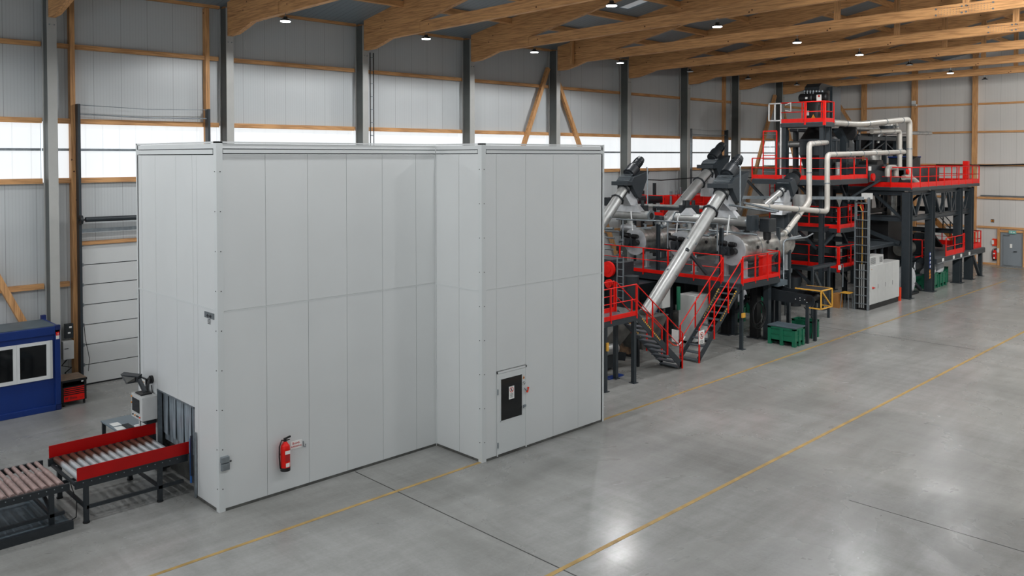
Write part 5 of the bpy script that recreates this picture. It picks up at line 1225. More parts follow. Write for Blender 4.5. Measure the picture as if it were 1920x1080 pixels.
p = ax(1536, 182, 41.35); MB().box(p+V(-.01, -.12, -.2), p+V(0, .14, .12)).obj('label_plate', M['paper'], t)
MB().box(p+V(-.02, -.05, .0), p+V(-.01, .06, .1)).obj('label_mark', M['inkred'], t)
p = ax(1512, 184, 41.35); MB().box(p+V(-.01, -.06, -.05), p+V(0, .06, .05)).obj('label_plate', M['paper'], t)
p = ax(1515, 212, 41.55); MB().box(p+V(-.02, -.06, -.12), p+V(0, .06, .12)).obj('label_plate', M['offwhite'], t)
p = ax(1525, 222, 41.55); MB().prism([p+V(0, -.12, 0), p+V(0, .12, 0), p+V(0, 0, .22)], (-.01, 0, 0)).obj('warning_triangle', M['inkorange'], t)
t = thing('fan_unit', 'black fan with motor right of the filter cone', 'fan', (44.6, 19.6, 8.6))
MB().cyl((44.2, 19.5, 9.0), (44.4, 19.5, 9.0), .5, 26).obj('fan_case', M['black'], t)
motor(MB(), (44.4, 19.5, 8.85), (1, 0, 0), .17, .55).obj('motor', M['black'], t)
MB().box((44.1, 19.3, 8.2), (44.5, 19.8, 8.55)).obj('stand', M['steel_d'], t)
pipe('cross_duct', 'grey level duct behind the filter tower columns', 'duct', [ax(1462, 271, 43), ax(1504, 270, 43)], .17, M['inox'], 1.2)
pipe('cross_duct', 'slim dark duct behind the top deck', 'duct', [ax(1482, 244, 43), ax(1512, 245, 43)], .09, M['steel'], 1.2)

# machines seen inside the tower
block('sieve_machine', 'dark machine on the beam left of the tower column', 'machine', [((37.6, 21.0, 3.6), (40.2, 22.6, 4.3)), ((37.6, 21.0, 3.2), (40.4, 22.8, 3.6))], 'black', [('round_window', MB().cyl((38.6, 20.98, 3.95), (38.6, 20.95, 3.95), .15, 18), 'white'), ('red_flap', MB().box((37.8, 20.96, 3.62), (38.3, 21.0, 3.85)), 'red'), ('stand', MB().box((37.8, 21.2, 0), (37.95, 21.35, 3.2)).box((40.0, 21.2, 0), (40.15, 21.35, 3.2)), 'steel')])
block('tower_machine', 'dark machine standing on the lower balcony of the filter tower', 'machine', [((42.2, 20.0, 2.0), (43.8, 21.6, 3.2))], 'steel_d', [('motor', motor(MB(), (42.4, 19.9, 2.5), (0, -1, 0), .12, .4), 'black')])
block('tower_machine', 'dark machine standing on the middle balcony of the filter tower', 'machine', [((42.1, 20.2, 4.02), (43.9, 21.8, 5.4))], 'black', [('pipe', MB().tube([(42.4, 19.9, 4.5), (42.2, 19.7, 4.9), (42.2, 19.7, 6.0)], .1, 10), 'galv')])
block('tower_base_machine', 'dark machinery on the floor beneath the filter tower', 'machine', [((41.2, 21.8, 0.7), (43.9, 23.9, 1.7)), ((37.8, 21.6, 0.8), (39.8, 23.4, 1.9))], 'black', [('stand', MB().box((41.3, 21.9, 0), (41.5, 22.1, .7)).box((43.6, 21.9, 0), (43.8, 22.1, .7)).box((38, 21.8, 0), (38.2, 22, .8)).box((39.5, 21.8, 0), (39.7, 22, .8)), 'steel_d'), ('drum', MB().cyl((40.6, 20.6, .0), (40.6, 20.6, 1.5), .36, 22), 'steel_d')])
block('grey_silo', 'dark grey round hopper below the short inclined tube', 'silo', [((35.75, 18.45, 3.9), (36.7, 19.3, 5.1))], 'steel', [('cylinder', MB().cyl((36.2, 18.9, 3.55), (36.2, 18.9, 5.0), .52, 26), 'steel')])
solo(MB().hull([(35.9, 18.6, 5.1), (36.4, 18.6, 5.1), (36.4, 19.2, 5.1), (35.9, 19.2, 5.1)], [(35.4, 18.5, 5.6), (36.2, 18.5, 5.6), (36.2, 19.3, 5.6), (35.4, 19.3, 5.6)]), 'feed_chute', M['tank_end'], 'pale chute under the dark drive housing pointing right', 'chute')
t = thing('vertical_duct', 'grey capsule shaped vessel below the dark drive housing at right', 'vessel', (37.6, 19.2, 4.9))
p = ay(1500, 378, 19.4); MB().cyl(p+V(0, 0, -.5), p+V(0, 0, .35), .35, 22).obj('shell', M['inox'], t)
ladder('service_ladder', 'slim dark service ladder beside the dark grey round hopper', (ay(1478, 400, 19.6).x, 19.6, 0), (1, 0, 0), .5, 0.0, 5.2, M['steel'], M['galv'])
ladder('service_ladder', 'short dark ladder rising to the long deck', (ax(1475, 330, 39.3).x, ax(1475, 330, 39.3).y, 0), (0, 1, 0), .4, 5.4, 6.75, M['galv'])
ladder('red_ladder', 'thin red ladder below the left end of the long deck', (ay(1448, 380, 23).x, 23, 0), (1, 0, 0), .55, 3.0, 6.3, M['red'])
# frame under the deck between tanks and tower
t = thing('pipe_rack', 'dark upright frame with a bent pale pipe right of the tank platform', 'steel frame', (36.3, 17.6, 0))
for u in (1459, 1479): 
    p = ay(u, 500, 17.9); MB().box((p.x-.07, 17.83, 0), (p.x+.07, 17.97, 4.6)).obj('post', M['steel'], t)
MB().tube([ay(1460, 548, 17.6), ay(1469, 545, 17.6), ay(1469, 455, 17.6), ay(1473, 450, 17.6), ay(1512, 445, 17.6), ay(1524, 438, 17.6)], .035, 8).obj('bent_pipe', M['galv'], t)
MB().tube([ay(1478, 448, 17.7), ay(1500, 443, 17.7)], .06, 8).obj('nozzle_pipe', M['galv'], t)
block('mobile_frame', 'dark horizontal steel carriage between the tanks and the tower', 'machine', [((36.9, 17.8, 2.45), (39.3, 18.1, 2.58))], 'steel', [('brace', MB().bar((37.2, 17.9, 2.3), (38.3, 17.9, 1.0), .14), 'steel'), ('leg', MB().box((36.9, 17.8, 0), (37.0, 17.9, 2.45)).box((38.6, 17.8, 0), (38.7, 17.9, 2.45)), 'steel'), ('control_box', MB().box((39.1, 17.5, 2.28), (39.2, 17.6, 2.48)), 'offwhite'), ('conduit', MB().tube([(39.35, 17.6, 2.5), (39.6, 17.6, 2.5), (39.6, 17.6, 1.4)], .03, 6), 'galv')])

# ---------------------------------------------------------------- big pale ducts
DY = 18.0
pipe('extraction_duct', 'pale vertical duct turning into the filter, ending in a slanting branch', 'duct', [ay(1552, 267, 19.3), ay(1517, 270, DY), ay(1517, 377, DY), ay(1476, 433, 17.9), ay(1470, 438, 17.9)], .125, M['inox_w'], 1.5)
pipe('extraction_duct', 'pale horizontal duct dropping from the slanting branch to the front tank', 'duct', [ay(1479, 434, 17.95), ay(1466, 440, 17.95), ay(1428, 446, 18.3), ay(1420, 456, 18.5)], .10, M['inox'], 1.2)
pipe('extraction_duct', 'pale duct running low above the tanks and bending up beside the tower', 'duct', [ay(1402, 386, 18.4), ay(1474, 390, 18.0), ay(1551, 397, 17.8), ay(1551, 290, 17.8), ay(1695, 285, 17.7)], .125, M['inox_w'], 1.5)
pipe('extraction_duct', 'pale branch duct joining the vertical duct from lower left', 'duct', [ay(1503, 395, 18.15), ay(1516, 385, 18.15), ay(1518, 372, 18.15)], .11, M['inox_w'], 1.0)
pipe('extraction_duct', 'highest pale duct from the top deck to a tall drop at right', 'duct', [ay(1561, 230, 19.3), ay(1610, 233, 19.0), ay(1705, 224, 18.6), ay(1705, 334, 18.6), ay(1720, 346, 18.4)], .165, M['inox_w'], 1.8, n=20)
pipe('extraction_duct', 'pale duct with a shorter drop left of the tallest drop', 'duct', [ay(1634, 247, 19.2), ay(1687, 245, 19.0), ay(1687, 316, 19.0)], .13, M['inox_w'], 1.5)
pipe('extraction_duct', 'bright bent duct rising behind the long deck and turning right', 'duct', [ay(1596, 300, 20.5), ay(1596, 241, 20.5), ay(1647, 242, 20.5)], .11, M['inox'], 1.6)
pipe('extraction_duct', 'small bright bent duct inside the upper frame', 'duct', [ay(1611, 262, 20.8), ay(1611, 245, 20.8), ay(1628, 244, 20.8)], .06, M['inox'], 1.2)
pipe('extraction_duct', 'bright level duct sticking out right of the tallest drop', 'duct', [ay(1660, 249, 19.8), ay(1745, 250, 19.8)], .11, M['inox'], 1.4)
pipe('extraction_duct', 'short curved duct entering the middle hopper of the upper frame', 'duct', [ay(1646, 268, 20.6), ay(1646, 255, 20.6), ay(1656, 248, 20.6)], .11, M['inox'], 1.0)
pipe('extraction_duct', 'short bent duct above the upper frame by the tallest duct', 'duct', [ay(1670, 241, 20.4), ay(1671, 232, 20.4), ay(1680, 231, 20.4), ay(1682, 242, 20.4)], .12, M['inox_w'], 1.0)

# ---------------------------------------------------------------- BIG TOWER AT RIGHT
BX, BY = [46.95, 50.35, 55.0, 57.05], 17.35
t = thing('steel_tower', 'large anthracite steel frame carrying the long upper deck at right', 'steel frame', (52, 20, 0))
for j, y in enumerate((17.35, 21.6)):
    for i, x in enumerate(BX):
        l = MB().ibeam((x, y, .03), (x, y, 5.75), .42, .42, .04, (1, 0, 0)).obj('column', M['steel'], t)
        MB().box((x-.32, y-.32, 0), (x+.32, y+.32, .03)).obj('base_plate', M['steel'], l)
for y in (17.35, 21.6):
    for z in (5.72, 4.3):
        for a, b2 in zip(BX[:-1], BX[1:]): MB().ibeam((a+.2, y, z), (b2-.2, y, z), .22, .30, .03).obj('beam', M['steel'], t)
    xs = [47.1, 47.9, 48.8, 49.6, 50.2]
    for a, b2, up_ in ((47.2, 48.1, 0), (49.0, 48.2, 0), (49.3, 50.2, 1), (51.0, 51.9, 0), (52.9, 52.0, 0), (53.2, 53.7, 1), (54.6, 53.8, 0), (55.4, 56.0, 0), (56.9, 56.1, 0)):
        MB().bar((a, y+.02, 5.6), (b2, y+.02, 4.4), .14).obj('web_member', M['steel'], t)
    for x in (52.4, 53.6, 54.3): MB().box((x-.08, y-.08, 4.4), (x+.08, y+.08, 5.6)).obj('web_post', M['steel'], t)
MB().bar((57.2, 17.35, 4.9), (57.75, 17.35, 5.75), .12).obj('bracket', M['steel'], t)
for x in (46.95, 57.05):
    for z in (5.72, 4.3, 2.95): MB().ibeam((x, 17.5, z), (x, 21.5, z), .22, .30, .03).obj('beam', M['steel'], t)
    MB().bar((x, 17.6, 4.3), (x, 19.1, 5.6), .14).bar((x, 21.3, 4.3), (x, 19.9, 5.6), .14).bar((x, 19.1, 5.6), (x, 19.9, 5.6), .14).obj('portal_brace', M['steel'], t)
MB().bar((46.95, 21.5, 4.2), (46.95, 17.7, 2.95), .2).obj('diagonal', M['steel'], t)
MB().bar((56.9, 18.0, 4.3), (58.2, 18.0, 1.9), .16).obj('diagonal', M['steel'], t)
t = deck('upper_deck', 'long upper deck with red railing on the large steel frame', 46.7, 17.05, 57.85, 22.2, 6.02, .16)
rail([(46.7, 21.4), (46.7, 17.05), (57.85, 17.05), (57.85, 22.2), (53.0, 22.2)], 6.02, t, h=1.07, toe=.26, gap=1.2, r=.028)
place(t, 5.85)
t = thing('short_stair', 'short red railed stair on the long upper deck', 'stair', (52.5, 20.5, 6.05))
for y in (19.9, 20.8):
    MB().tube([(51.2, y, 6.5), (54.2, y, 7.5)], .03, 8).tube([(51.2, y, 6.15), (54.2, y, 7.15)], .025, 8).obj('handrail', M['red'], t)
    for i in range(4): MB().box((51.2+i-.03, y-.03, 6.05), (51.26+i, y+.03, 6.5+i*.33)).obj('rail_post', M['red'], t)
for i in range(4): MB().box((51.4+i*.7, 19.9, 6.1+i*.2), (51.8+i*.7, 20.8, 6.14+i*.2)).obj('tread', M['steel'], t)
# equipment on the upper deck
t = thing('hopper_rack', 'dark steel rack with hoppers standing on the long upper deck', 'steel frame', (50.5, 20.5, 6.05))
ux = [ay(u, 300, 20.5).x for u in (1606, 1631, 1655, 1675, 1694)]
for x in ux:
    for y in (20.4, 21.9): MB().box((x-.1, y-.1, 6.05), (x+.1, y+.1, 8.95)).obj('column', M['steel'], t)
for z in (8.75, 7.95):
    for y in (20.4, 21.9): MB().box((ux[0]-.3, y-.09, z-.11), (ux[-1]+.3, y+.09, z+.11)).obj('beam', M['steel'], t)
for a, b2 in ((0, 1), (1, 2), (3, 2)):
    MB().bar((ux[a], 20.38, 7.95), (ux[b2], 20.38, 8.55), .07).obj('diagonal', M['steel'], t)
MB().bar((ux[-1], 20.4, 8.6), (ux[-1]+2.6, 20.4, 6.3), .14).obj('long_diagonal', M['steel'], t)
def hopper(label, u0, u1, v0, v1, y, m='steel_d', narrow=.4):
    a, b2 = ay(u0, v0, y), ay(u1, v1, y); w = b2.x-a.x; cx = (a.x+b2.x)/2; d = w*.8
    t = thing('hopper', label, 'hopper', (cx, y+d/2, b2.z))
    zt = a.z; zm = (a.z*1.6+b2.z)/2.6
    MB().box((a.x, y, zm), (b2.x, y+d, zt)).obj('bin', M[m], t)
    MB().hull([(cx-w*narrow/2, y+d*.3, b2.z), (cx+w*narrow/2, y+d*.3, b2.z), (cx+w*narrow/2, y+d*.7, b2.z), (cx-w*narrow/2, y+d*.7, b2.z)], [(a.x, y, zm), (b2.x, y, zm), (b2.x, y+d, zm), (a.x, y+d, zm)]).obj('funnel', M[m], t)
    return t
hopper('black hopper in the left bay of the upper frame', 1609, 1627, 252, 282, 20.6, 'black')
hopper('black hopper in the middle bay of the upper frame', 1636, 1652, 250, 280, 20.6, 'black')
hopper('dark hopper right in the upper frame behind the tallest duct', 1676, 1700, 255, 292, 20.7, 'steel_d')
solo(MB().cyl(ay(1662, 243, 20.5), ay(1662, 236, 20.5), .42, 24), 'fan_housing', M['steel'], 'dark round fan housing on top of the upper frame', 'fan')
solo(MB().cyl(ay(1661, 236, 20.5), ay(1661, 228, 20.5), .3, 20), 'exhaust_stub', M['inox_w'], 'pale exhaust stub above the dark fan housing', 'duct')
solo(MB().cyl(ay(1637, 308, 20), ay(1637, 280, 20), .45, 24), 'small_silo', M['foil'], 'bright round vessel standing inside the upper frame', 'vessel')
solo(MB().cyl(ay(1571, 328, 19.4), ay(1571, 304, 19.4), .14, 16).cyl(ay(1571, 345, 19.4), ay(1571, 331, 19.4), .14, 16), 'bright_cylinder', M['inox'], 'small bright cylinder on the long deck left of the upper deck', 'vessel')
block('granulator', 'dark cubic machine at the left end of the long upper deck', 'machine', [(ay(1629, 342, 18.6), ay(1642, 308, 19.8))], 'steel', [('panel', MB().box(ay(1630, 320, 18.55), ay(1632, 312, 18.6)), 'paper')])
block('granulator', 'dark wedge shaped machine second from left on the upper deck', 'machine', [(ay(1644, 340, 18.6), ay(1655, 318, 19.8))], 'steel_d', [('hood', MB().prism([ay(1643, 318, 18.6), ay(1660, 322, 18.6), ay(1655, 300, 18.6), ay(1645, 303, 18.6)], (0, 1.0, 0)), 'black')])
block('granulator', 'dark machine under the shorter pale drop on the upper deck', 'machine', [(ay(1664, 346, 18.6), ay(1690, 312, 19.9))], 'steel', [('fan', MB().cyl(ay(1672, 333, 18.6), ay(1672, 333, 18.4), .4, 22), 'steel_d')])
block('granulator', 'tall dark blue box behind the tallest pale duct', 'machine', [(ay(1691, 340, 19.6), ay(1701, 294, 20.4))], 'steel', [('lid', MB().box(ay(1690, 296, 19.6), ay(1702, 293, 20.4)), 'blue')])
block('cyclone_unit', 'dark slanted machine right of the tallest pale duct', 'machine', [(ay(1713, 342, 19.0), ay(1724, 312, 20.2))], 'steel_d', [('slope', MB().prism([ay(1711, 300, 19.0), ay(1721, 293, 19.0), ay(1731, 342, 19.0), ay(1713, 342, 19.0)], (0, 1.0, 0)), 'black')])
t = thing('curved_outlet', 'bright curved outlet elbow on the upper deck behind the railing', 'duct', ay(1670, 332, 18.2))
MB().tube(pipe_path([ay(1664, 331, 18.2), ay(1664, 314, 18.2), ay(1680, 314, 18.2), ay(1680, 332, 18.2)], .15), .14, 16).obj('elbow', M['inox_w'], t)
solo(MB().tube(pipe_path([ay(1694, 333, 18.1), ay(1708, 333, 18.1), ay(1722, 345, 18.0)], .2), .15, 16), 'curved_outlet', M['inox_w'], 'pale elbow lying at the foot of the tallest duct', 'duct')
for u, v, r, nm in ((1635, 332, .2, 'left'), (1700, 322, .15, 'right')):
    p = ay(u, v, 18.3); solo(MB().cyl(p, p+V(0, -.1, 0), r, 20), 'round_hatch', M['red'], 'round red cover behind the upper railing, %s one' % nm, 'cover')
p = ay(1817, 330, 17.6); solo(MB().box(p+V(-.25, 0, -.3), p+V(.1, .3, .95)), 'hose_cabinet', M['red'], 'slim red cabinet at the right end of the upper deck', 'cabinet')
cable([ay(1740, 308, 29.9), ay(1790, 310, 29.0), ay(1920, 307, 22.0)], .03, 'dark cable running along the end wall above the upper deck') if False else None
cable([ax(1755, 309, 65.5), ax(1800, 309.5, 65.5), ax(1850, 310, 65.5), ax(1925, 308, 65.5)], .05, 'dark cable strung across the end wall timber posts')
# low deck
t = deck('low_deck', 'low deck with red railing between the right columns', 50.6, 17.1, 59.3, 21.0, 1.86, .3, [(59.15, 17.3), (59.15, 20.8)], .22)
rail([(52.3, 17.12), (55.3, 17.12)], 1.86, t, gap=1.3, toe=.3, r=.028)
rail([(55.6, 17.4), (56.4, 17.4)], 1.86, t, gap=.8, toe=.3, r=.026)
rail([(57.4, 17.3), (59.2, 17.3), (59.2, 20.8)], 1.86, t, gap=.6, toe=.3, r=.026)
MB().bar((57.6, 17.35, 1.6), (59.1, 17.35, .1), .16).obj('diagonal', M['steel'], t)
MB().box((50.7, 17.02, 1.55), (57.5, 17.1, 1.6)).obj('ledge', M['galv'], t)
for x in (51.6, 53.4, 54.7, 56.2): MB().box((x-.1, 17.03, 1.62), (x+.12, 17.06, 1.8)).obj('notice', M['paper'], t)
for x0, z0 in ((47.3, 2.96),):
    t = deck('side_deck', 'grey unrailed deck between the white cabinet and the front right column', 43.3, 18.0, 46.9, 19.6, 3.0, .14, [(45.5, 18.1), (44.6, 18.1)], .09)
block('mill', 'black mill housing in the dark bay of the large frame', 'machine', [((47.6, 18.6, 1.9), (50.0, 21.2, 4.1)), ((50.7, 19.0, 1.9), (52.0, 21.0, 4.2))], 'black', [('drum', MB().cyl((48.2, 18.2, 2.5), (49.6, 18.2, 2.5), .38, 24), 'ochre' if 0 else 'grime')])
t = thing('guard_rail', 'red loop shaped guard rail inside the dark bay of the large frame', 'railing', (48.8, 17.9, 1.9))
MB().tube([ay(1712, 449, 17.8), ay(1736, 450, 17.8), ay(1736, 464, 17.8), ay(1730, 465, 17.8)], .035, 8).tube([ay(1729, 449, 17.8), ay(1729, 483, 17.8)], .04, 8).obj('handrail', M['red'], t)
MB().box(ay(1717, 483, 17.8), ay(1731, 478, 17.85)).obj('toe_board', M['red'], t)
block('bagging_unit', 'dark machine with a slanting top on the low deck', 'machine', [((52.6, 18.5, 1.9), (54.4, 20.4, 3.0)), ((51.4, 18.0, 1.9), (51.9, 18.6, 3.2))], 'steel_d', [('chute', MB().bar((54.6, 19.0, 3.0), (56.4, 19.0, 2.0), .7, .12), 'black'), ('pedestal', MB().box((50.8, 17.5, 1.86), (51.6, 18.0, 2.15)), 'steel')])
for i, u in enumerate((1672, 1697)):
    p = ay(u, 430, 19.4); 
    solo(MB().cyl((p.x, 19.4, 3.0), (p.x, 19.4, 5.4), .27, 20), 'down_pipe', M['foil'], 'grimy pale upright pipe in the dark bay, %s one' % ('left' if i == 0 else 'right'), 'duct')
solo(MB().bar(ay(1632, 408, 19.8), ay(1662, 470, 19.8), .5, .35), 'slanting_chute', M['steel'], 'dark slanting chute behind the cable ladder', 'chute')
p = ay(1660, 457, 18.8); solo(MB().tube([p+V(-.6, 0, -.1), p+V(-.3, 0, .1), p+V(.2, 0, .1), p+V(.6, 0, -.1)], .16, 12), 'flexible_hose', M['inox'], 'shiny flexible hose on the grey unrailed deck', 'hose')
# far stair
t = thing('far_stair', 'distant steel stair with a pale timber side against the end wall', 'stair', (58, 24, 2))
p, q = ax(1742, 400, 61), ax(1795, 458, 61)
MB().bar(p, q, .06, .35).obj('stringer', M['ochre'], t)
for dz in (.55, 1.0): MB().tube([p+V(0, 0, dz), q+V(0, 0, dz)], .035, 8).obj('handrail', M['steel_d'], t)
for i in range(5):
    c = p.lerp(q, i/4); MB().box(c+V(-.03, -.03, 0), c+V(.03, .03, 1.0)).obj('rail_post', M['steel_d'], t)
MB().box(q+V(-.1, -.1, -q.z), q+V(.1, .1, 0)).obj('support_post', M['steel'], t)
q_ = q+V(0, -1.2, .0); MB().tube([q+V(0, 0, 1.0), q_+V(0, 0, 1.0)], .035, 8).tube([q+V(0, 0, 0), q_], .05, 8).obj('landing_rail', M['steel_d'], t)
# signs on the second column
sg = thing('safety_signs', 'column of blue round and orange triangle safety signs on a steel column', 'sign', (50.0, 17.1, .9))
for i in range(4):
    c = ay(1743.5, 476.5+i*7.8, 17.12)
    MB().cyl(c, c+V(0, -.015, 0), .105, 20).obj('blue_disc', M['inkblue'], sg)
    MB().cyl(c+V(0, -.015, 0), c+V(0, -.018, 0), .105, 20).cyl(c+V(0, -.018, 0), c+V(0, -.02, 0), .09, 20).obj('disc_ring', M['paper'] if 0 else M['inkblue'], sg)
    MB().ball(c+V(0, -.02, .03), .035, 8, 6).box(c+V(-.04, -.024, -.06), c+V(.04, -.02, .02)).obj('symbol', M['paper'], sg)
for i in range(3):
    c = ay(1743.5, 508+i*5.6, 17.12)
    MB().prism([c+V(-.11, 0, -.08), c+V(.11, 0, -.08), c+V(0, 0, .09)], (0, -.015, 0)).obj('orange_triangle', M['inkorange'], sg)
    MB().prism([c+V(-.03, -.015, -.05), c+V(.03, -.015, -.05), c+V(0, -.015, .03)], (0, -.004, 0)).obj('symbol', M['ink'], sg)

# ---------------------------------------------------------------- cabinet, cable ladder, bags
t = thing('switch_cabinet', 'large light grey switch cabinet standing on the floor at right', 'cabinet', (43.75, 17.7, 0))
MB().box((41.95, 17.27, .26), (45.7, 17.95, 2.2)).obj('housing', M['offwhite'], t, .01)
MB().box((41.97, 17.29, 0), (45.68, 17.93, .26)).obj('plinth', M['black'], t)
for i in range(4):
    x0 = 41.97+i*.93; MB().box((x0+.003, 17.255, .28), (x0+.927, 17.27, 2.19)).obj('door', M['offwhite'], t)
    if i: MB().box((x0+.02, 17.245, 1.0), (x0+.035, 17.255, 1.22)).obj('handle', M['seam'], t)
MB().cyl((42.25, 17.255, 1.1), (42.25, 17.2, 1.1), .05, 12).bar((42.2, 17.21, 1.1), (42.45, 17.21, 1.08), .04).obj('main_switch', M['inkred'], t)
MB().box((42.1, 17.25, 2.02), (42.18, 17.256, 2.05)).obj('label_mark', M['ochre'], t)
t = thing('cooling_unit', 'light grey vented cooling box on top of the switch cabinet', 'cooling unit', (43.0, 17.6, 2.2))
MB().box((42.0, 17.32, 2.2), (43.75, 17.9, 2.66)).obj('housing', M['offwhite'], t, .01)
q = MB()
for i in range(9): q.box((42.15, 17.312, 2.28+i*.036), (42.75, 17.32, 2.292+i*.036))
for i in range(8): q.box((43.25, 17.312, 2.3+i*.036), (43.62, 17.32, 2.312+i*.036))
q.obj('vent_slot', M['seam'], t)
t = thing('cable_ladder', 'tall galvanised cable ladder beside the light grey switch cabinet', 'cable ladder', (41.9, 17.6, 0))
for x in (41.78, 41.9):
    for y in (17.3, 17.95): MB().box((x-.035, y-.03, 0), (x+.035, y+.03, 5.65)).obj('stile', M['galv'], t)
for i in range(6): MB().tube([(41.87, 17.38+i*.1, .05), (41.87, 17.38+i*.1, 5.0-.25*(i%3))], .045, 6).obj('black_cable', M['black'], t)
f0 = MB().box((41.74, 17.3, .3), (41.78, 17.95, .34)).obj('rung', M['galv'], t)
for i in range(1, 13):
    o = f0.copy(); COL.objects.link(o); o.parent = t; o.location = (0, 0, i*.42)
MB().box((41.925, 17.3, .02), (41.94, 17.95, 2.2)).obj('backing', M['black'], t)
for i in range(3): MB().tube([(41.84, 17.52+i*.11, .1), (41.84, 17.52+i*.11, 2.3)], .035, 8).obj('cable', M['inox'], t)
MB().tube([(41.84, 17.62, 2.3), (41.84, 17.6, 4.9), (41.84, 17.75, 5.2), (42.0, 17.8, 5.25)], .02, 6).obj('orange_cable', M['yellow'], t)
MB().tube([(41.84, 17.45, 2.3), (41.84, 17.45, 5.4)], .04, 6).tube([(41.84, 17.5, 5.35), (41.84, 17.9, 5.4)], .05, 6).obj('black_cable', M['black'], t)
MB().box((41.9, 17.3, 5.55), (42.3, 17.7, 5.85)).obj('junction_box', M['offwhite'], t)
a, b2 = az(1358, 371, 5.62), Vector((41.7, 17.55, 5.55))
t = thing('cable_tray', 'long galvanised cable tray running level to the top of the cable ladder', 'cable tray', a)
a2 = Vector((36.6, 21.9, 5.62))
MB().bar(a2, b2, .28, .02).bar(a2+V(.07, .09, .07), b2+V(.07, .09, .07), .012, .13).bar(a2-V(.07, .09, -.07), b2-V(.07, .09, -.07), .012, .13).obj('tray', M['galv'], t)
t = thing('stool', 'small wooden topped stool left of the cable ladder', 'stool', (41.6, 18.25, 0))
MB().box((41.35, 18.05, .80), (41.85, 18.5, .84)).obj('seat', M['yellow'], t)
for x, y in ((41.4, 18.1), (41.8, 18.1), (41.4, 18.45), (41.8, 18.45)): MB().tube([(x, y, .8), (x+(.05 if x > 41.6 else -.06), y+(-.03 if y < 18.2 else .03), 0)], .018, 6).obj('leg', M['galv'], t)
solo(MB().box((41.45, 18.62, 0), (41.95, 18.95, .72)), 'cardboard_box', M['ochre'], 'tall brown cardboard box behind the stool', 'box')
solo(MB().box((45.85, 17.25, 0), (45.97, 17.36, .72)), 'bollard', M['orange'], 'orange bollard at the right end of the switch cabinet', 'bollard')
solo(MB().box((46.0, 17.3, 0), (46.08, 17.38, .66)), 'yellow_marker', M['yellow'], 'slim yellow marker just right of the orange bollard', 'marker')
def pallet(x0, y0, lx, ly, label):
    t = thing('pallet', label, 'pallet', (x0+lx/2, y0+ly/2, 0))
    for i in range(3): MB().box((x0, y0+i*(ly-.1)/2, 0), (x0+lx, y0+i*(ly-.1)/2+.1, .1)).obj('skid', M['black'], t)
    for i in range(5): MB().box((x0+i*(lx-.12)/4, y0, .1), (x0+i*(lx-.12)/4+.12, y0+ly, .13)).obj('board', M['steel_d'], t)
pallet(46.9, 18.2, 1.0, 1.0, 'dark pallet under the white bag behind the switch cabinet')
sack((47.35, 18.7, .13), .5, .46, 1.55, 'white bulk bag on a pallet behind the switch cabinet', 5)
pallet(48.2, 17.5, 1.0, 1.0, 'dark pallet under the white bag right of the front column')
sack((48.65, 18.0, .13), .46, .42, 1.45, 'white bulk bag on a pallet right of the front column', 9)
t = hopper('dark grey hopper standing on slanting legs left of the signed column', 1718, 1741, 492, 520, 18.0, 'steel')
t = thing('sloping_strut', 'dark sloping steel frame at the foot of the signed column', 'steel frame', (49.0, 17.7, 0))
MB().bar((48.2, 17.7, 1.0), (50.0, 17.7, .1), .16).bar((48.2, 17.7, 1.0), (50.1, 17.7, .95), .1).obj('bar', M['steel'], t)
for i in range(2):
    x0 = 51.0+i*1.35; crate(x0, 17.45, 1.15, 1.0, .86, 'green pallet box under the low deck, %s one' % ('left' if i == 0 else 'right'))
    sack((x0+.7, 17.95, .62), .42, .38, .95, 'white bulk bag standing in the %s green box under the low deck' % ('left' if i == 0 else 'right'), 11+i)
crate(53.9, 17.8, .9, 1.0, .95, 'dark shaded green box behind the third right column')
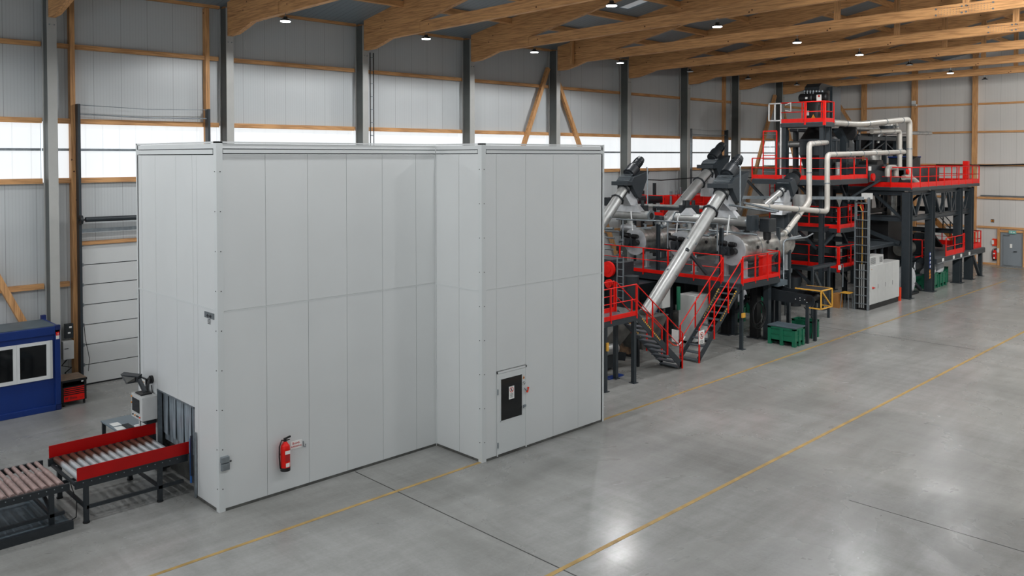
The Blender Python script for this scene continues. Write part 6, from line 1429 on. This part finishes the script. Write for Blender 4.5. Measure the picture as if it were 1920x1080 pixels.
# end wall items
p = ax(1860, 488, XE); e = extinguisher((XE, ax(1866, 480, XE).y, .35), (-1, 0, 0), 1.25, 'red fire extinguisher on the end wall left of the grey door', (0, -1, 0))
bx = thing('first_aid_box', 'orange box with a white sheet on the timber post left of the door', 'box', (XE-.2, 18.3, 1.4))
MB().box((XE-.12, 18.2, 1.35), (XE-.005, 18.5, 1.85)).obj('housing', M['orange'], bx)
MB().box((XE-.125, 18.4, 1.45), (XE-.12, 18.55, 1.75)).obj('sheet', M['paper'], bx)
sg = thing('exit_sign', 'pale green exit sign above the grey end door', 'sign', (XE-.2, 17.2, 2.35))
MB().box((XE-.2, 17.0, 2.28), (XE-.16, 17.45, 2.5)).obj('plate', M['greensign'], sg)
MB().bar((XE-.205, 17.08, 2.38), (XE-.205, 17.2, 2.38), .01, .05).bar((XE-.205, 17.3, 2.32), (XE-.205, 17.3, 2.45), .01, .05).obj('symbol', M['paper'], sg)
sg = thing('fire_notice', 'small red and white notice high on the end wall left of the door', 'sign', (XE-.02, 18.9, 3.2))
a = ax(1858, 411, XE); b2 = ax(1864, 417, XE)
MB().box((XE-.02, b2.y, b2.z), (XE-.005, a.y, a.z)).obj('plate', M['ink'], sg)
MB().box((XE-.025, b2.y+.03, b2.z+.05), (XE-.02, (a.y+b2.y)/2-.02, a.z-.05)).box((XE-.025, (a.y+b2.y)/2+.02, b2.z+.05), (XE-.02, a.y-.03, a.z-.05)).obj('print', M['inkorange'], sg)
solo(MB().box((XE-.24, 18.04, .9), (XE-.2, 18.16, 1.2)), 'light_switch', M['white'], 'small white switch on the post left of the grey door', 'switch')
solo(MB().box((XE-.06, YR+2, 4.85), (XE-.14, 19.3, 4.93)), 'conduit', M['galv'], 'thin grey conduit along the timber rail of the end wall', 'conduit')
p = ax(1714, 194, XE-.5); q = thing('security_camera', 'small white camera on the middle timber post of the end wall', 'camera', p)
MB().box(p+V(-.1, -.1, -.05), p+V(.085, .15, .2)).obj('bracket', M['white'], q); MB().cyl(p+V(-.1, .1, -.1), p+V(-.3, -.3, -.15), .07, 10).obj('body', M['white'], q)
# ladder on the third column of the long wall
ladder('wall_ladder', 'tall thin black ladder beside the third column of the long wall', (20.72, 29.6, 0), (1, 0, 0), .17, 0.2, 12.1, M['black'], M['galv'], step=.55, st=.03)
solo(MB().tube([ay(460, 76, 30.1), ay(459, 86, 30.1), ay(461, 93, 30.1)], .012, 6), 'hanging_wire', M['white'], 'short white wire end hanging on the upper long wall', 'wire')
# protective strip at wall foot of the end wall
struct('baseboard_end', MB().box((XE-.03, YR, 0), (XE-.002, 16.4, .14)), M['bluegrey'])
